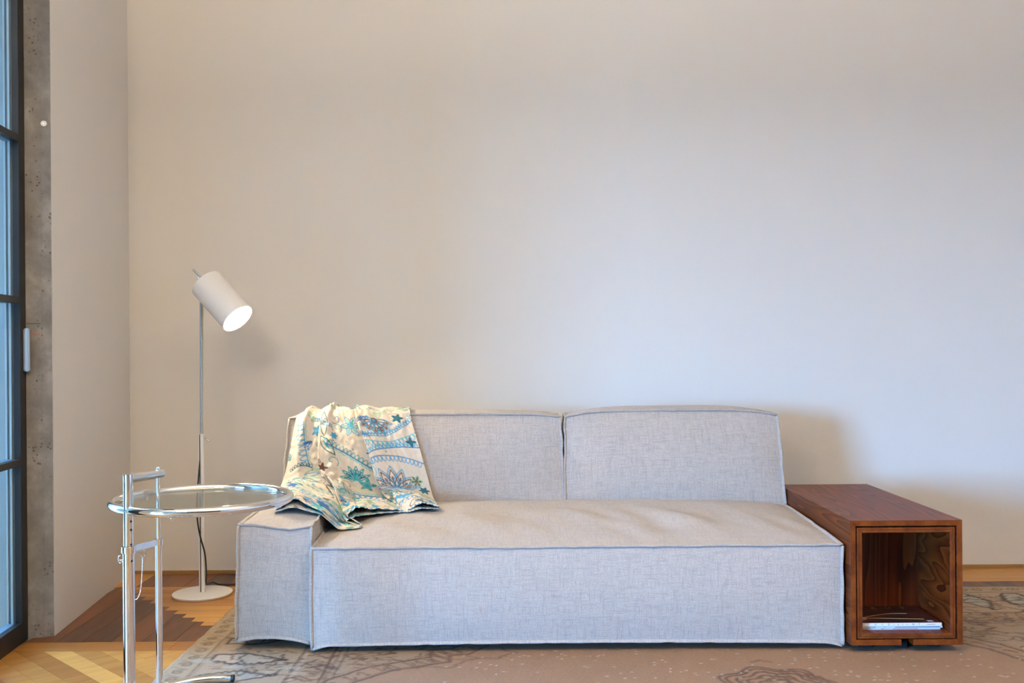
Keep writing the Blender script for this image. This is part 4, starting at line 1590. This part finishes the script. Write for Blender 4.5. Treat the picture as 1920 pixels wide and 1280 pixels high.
    flower(rx(0.075), y(0.035), 0.066, 7, SKY, BRN, 0.2, PI * 0.95)
    b1 = arc(rx(0.0), y(0.105), rx(RW), y(0.03), 0.03)
    R.stroke(b1, SKY, lw); zigzag(b1, 0.003, TEAL, -0.009); scallops(b1, 0.013, SKY, -1, 0.003)
    b2 = arc(rx(0.0), y(0.125), rx(RW), y(0.085), 0.02)
    scallops(b2, 0.017, SKY, 1, 0.003); R.stroke(b2, AQ, lw)
    b3 = arc(rx(0.0), y(0.18), rx(RW), y(0.15), -0.015)
    R.stroke(b3, BLUE, lw * 1.2); zigzag(b3, 0.003, AQ, -0.009); scallops(b3, 0.014, SKY, -1, 0.003)
    b4 = arc(rx(0.0), y(0.20), rx(RW), y(0.215), -0.022)
    R.stroke(b4, BLUE, lw); scallops(b4, 0.016, SKY, 1, 0.0032)
    for k in range(7):
        petal(rx(0.075), y(0.325), -PI * 0.95 + k * PI * 0.9 / 6, 0.085, 0.017, BRN, BRN)
        petal(rx(0.075), y(0.325), -PI * 0.95 + k * PI * 0.9 / 6, 0.098, 0.024, SKY)
    R.stroke(arc(rx(0.0), y(0.35), rx(0.17), y(0.30), 0.012), SKY, lw * 1.3)
    flower(rx(0.165), y(0.285), 0.026, 6, GRN, BRN); flower(rx(0.185), y(0.335), 0.024, 6, DK, DK)
    flower(rx(0.165), y(0.02), 0.022, 5, DK, DK); flower(rx(0.19), y(0.125), 0.020, 4, DK, DK)
    pa = [(rx(0.19), y(0.43)), (rx(0.14), y(0.405)), (rx(0.08), y(0.405)), (rx(0.045), y(0.44)), (rx(0.05), y(0.49)), (rx(0.09), y(0.52)), (rx(0.17), y(0.53))]
    sp_ = spline([(a, b, 0) for a, b in pa], 6)
    sp2 = [(p.x, p.y) for p in sp_]
    R.stroke(sp2, SKY, lw * 2.0); R.stroke(sp2, base, lw * 0.6)
    cx_, cy_ = rx(0.12), y(0.47)
    for i in range(0, len(sp2) - 1, 3):
        a = sp2[i]
        th = math.atan2(a[1] - cy_, a[0] - cx_)
        petal(a[0], a[1], th, 0.030, 0.009, AQ, None, BLUE)
        petal(a[0], a[1], th, 0.042, 0.014, AQ)
    flower(rx(0.15), y(0.46), 0.034, 4, DK, TEAL, 0.3, PI); R.fill([(rx(0.13), y(0.46)), (rx(0.155), y(0.485)), (rx(0.13), y(0.50)), (rx(0.115), y(0.49))], BLUE)
    # middle panel
    mx = lambda q: tk[4] + q
    b5 = arc(mx(0.04), y(0.13), mx(0.21), y(0.245), -0.01)
    R.stroke(b5, BLUE, lw * 1.3); scallops(b5, 0.016, TEAL, -1, 0.003); zigzag(b5, 0.003, AQ, 0.008)
    petal(mx(0.03), y(0.0), 1.5, 0.10, 0.022, DK); petal(mx(0.02), y(0.10), 1.0, 0.09, 0.02, DK, TEAL)
    flower(mx(0.16), y(0.055), 0.048, 6, SKY, AQ)
    for k in range(6):
        petal(mx(0.13), y(0.275), -2.9 + 0.52 * k, 0.055, 0.010, TEAL, DK, None, 0.0045)
    flower(mx(0.165), y(0.30), 0.030, 5, TEAL, TEAL, 0, PI * 1.6)
    b6 = arc(mx(0.02), y(0.335), mx(0.24), y(0.365), 0.004)
    R.stroke(b6, BLUE, lw * 1.5); zigzag(b6, 0.0035, AQ, -0.010); scallops(b6, 0.020, SKY, 1)
    flower(mx(0.02), y(0.37), 0.040, 8, BRN, BRN)
    R.stroke([(mx(0.02) + 0.014 * math.cos(q), y(0.37) + 0.018 * math.sin(q)) for q in np.linspace(0, 6.28, 14)], BLUE, lw * 1.6)
    # left panel
    l1 = arc(0.045, y(0.03), 0.10, y(0.215), 0.0)
    R.stroke(l1, SKY, lw * 1.2); zigzag(l1, 0.003, GRN, -0.008); scallops(l1, 0.022, SKY, 1)
    for k in range(11):
        petal(0.085 - 0.003 * k, y(0.25 + 0.008 * k), -0.5 + 0.28 * k, 0.055, 0.008, SKY if k % 2 else GRN)
    l2 = arc(0.0, y(0.325), 0.16, y(0.395), 0.012)
    R.stroke(l2, BLUE, lw * 1.6); scallops(l2, 0.022, SKY, -1, 0.0042); zigzag(l2, 0.004, TEAL, 0.012)
    scallops(arc(0.0, y(0.36), 0.10, y(0.40), 0.01), 0.02, (0.75, 0.74, 0.74), -1)
    # stitched sprigs fill whatever ground is still plain, densest in the lower part
    blank0 = np.array(base)
    def covered(x_, y_, rad):
        i0, i1 = int(max(x_ - rad, 0) / R.px), int(min(x_ + rad, Wc) / R.px) + 1
        j0, j1 = int(max(y_ - rad, 0) / R.px), int((y_ + rad) / R.px) + 1
        w_ = R.a[j0:j1, i0:i1]
        return w_.size == 0 or (np.abs(w_ - blank0).sum(-1) > 0.06).mean()
    for k in range(900):
        x_ = rs.uniform(0, Wc); s_ = rs.uniform(-0.2, 0.83)
        low = s_ > 0.40
        if covered(x_, y(s_), 0.020) > (0.22 if low else 0.035):
            continue
        c1 = [TEAL, BLUE, SKY, DK, SKY, AQ, BRN, GRN][rs.randint(8)]
        kind = rs.randint(4)
        if kind == 0:
            flower(x_, y(s_), rs.uniform(0.014, 0.026), rs.randint(5, 8), c1, c1)
        elif kind == 1:
            th = rs.uniform(0, 6.3)
            for q in range(rs.randint(2, 5)):
                petal(x_, y(s_), th + 0.45 * q, rs.uniform(0.022, 0.045), 0.006, c1, None, c1 if rs.rand() < 0.3 else None, 0.003)
        elif kind == 2:
            pth = arc(x_, y(s_), x_ + rs.uniform(0.03, 0.08), y(s_ + rs.uniform(-.03, .05)), rs.uniform(-.02, .02))
            R.stroke(pth, c1, lw)
            scallops(pth, 0.011, c1, rs.choice([-1, 1]), 0.0028)
        else:
            th = rs.uniform(0, 6.3); pts = []
            for q in np.linspace(0, 5.5, 16):
                rr = 0.004 + 0.0035 * q
                pts.append((x_ + rr * math.cos(q + th), y(s_) + rr * math.sin(q + th)))
            R.stroke(pts, c1, 0.0032)
    for k in range(90):
        x_, s_ = rs.uniform(0, Wc), rs.uniform(-0.2, 0.78)
        R.stroke([(x_, y(s_)), (x_ + 0.001, y(s_) + 0.001)], [TEAL, BLUE, DK][k % 3], 0.005)
    cols = R.sample(TT, Sg - S0_)
    # the part lying on the seat is spread wider: its print follows the spread cloth
    R_up = R
    x0_ = Xg[-1].min() - 0.08
    Wl = Xg.max() - x0_ + 0.05
    R = Raster(Wl, 0.62, 0.0013, base)
    for k in range(5):
        yy_ = 0.05 + 0.105 * k
        b_ = arc(0.0, yy_ + 0.04 * math.sin(k), Wl, yy_ - 0.03 * math.cos(2 * k), 0.03 * (-1) ** k, 30)
        R.stroke(b_, BLUE if k % 2 else SKY, lw * 1.3)
        zigzag(b_, 0.0032, AQ, -0.010)
        scallops(b_, 0.019, SKY if k % 2 else TEAL, 1, 0.0034)
    for k in range(1500):
        x_, y_ = rs.uniform(0, Wl), rs.uniform(0, 0.60)
        i0, i1 = int(max(x_ - 0.016, 0) / R.px), int((x_ + 0.016) / R.px) + 1
        j0, j1 = int(max(y_ - 0.016, 0) / R.px), int((y_ + 0.016) / R.px) + 1
        w_ = R.a[j0:j1, i0:i1]
        if w_.size and (np.abs(w_ - blank0).sum(-1) > 0.06).mean() > 0.10:
            continue
        c1 = [TEAL, BLUE, SKY, DK, SKY, AQ, BRN, GRN][rs.randint(8)]
        if k % 3 == 0:
            flower(x_, y_, rs.uniform(0.016, 0.030), rs.randint(5, 8), c1, c1)
        elif k % 3 == 1:
            th = rs.uniform(0, 6.3)
            for q in range(rs.randint(3, 6)):
                petal(x_, y_, th + 0.4 * q, rs.uniform(0.025, 0.045), 0.007, c1, None, c1 if rs.rand() < 0.3 else None, 0.0032)
        else:
            th = rs.uniform(0, 6.3)
            R.stroke([(x_ + (0.004 + 0.004 * q) * math.cos(q + th), y_ + (0.004 + 0.004 * q) * math.sin(q + th)) for q in np.linspace(0, 5.5, 16)], c1, 0.0034)
    cut = 0.405 + 0.012 * np.sin(Xg * 40)
    lo = Sg > cut
    cols[lo] = R.sample(np.clip(Xg - x0_, 0, Wl), np.clip(Sg - 0.36, 0, 0.61))[lo]
    # stitched hem
    hem = SH[None, :] - Sg
    dash = (np.sin(TT * 2 * PI / 0.024) > 0.0)
    hm = hem < 0.0065
    cols[hm & dash] = (0.05, 0.28, 0.50)
    cols[hm & ~dash] = (0.70, 0.70, 0.70)

    def place(Sx, outx):
        yb_ = lookup(PY, Xg, Sx) + lookup(NY, Xg, Sx) * outx
        zb_ = lookup(PZ, Xg, Sx) + lookup(NZ, Xg, Sx) * outx
        return np.stack([Xg, yb_, zb_], -1)
    P1 = place(Sg, out)
    # second layer of the doubled cloth, peeking out at the hem
    Sg2 = Sg + 0.016 * np.clip((Sg - 0.30) / 0.3, 0, 1)
    out2 = np.maximum(out * 0.45 - 0.001, 0.002)
    P2 = place(Sg2, out2)
    root = empty('throw_blanket', (-0.66, 4.05, 0.80))
    tag(root, 'cream throw with blue and teal embroidery draped over the sofa back', 'throw')
    mt = m_attr('embroidered_cotton', 0.9, 700, 0.25)
    o1 = link('upper_layer', grid_mesh('upper_layer', P1, cols), mt, root)
    sk = 2
    o2 = link('under_layer', grid_mesh('under_layer', P2[130::sk, ::sk], cols[130::sk, ::sk]), mt, root)
    for o, th in ((o1, 0.0020), (o2, 0.0016)):
        so = o.modifiers.new('thickness', 'SOLIDIFY')
        so.thickness = th
        so.offset = 0.0
    return root
throw = build_throw()
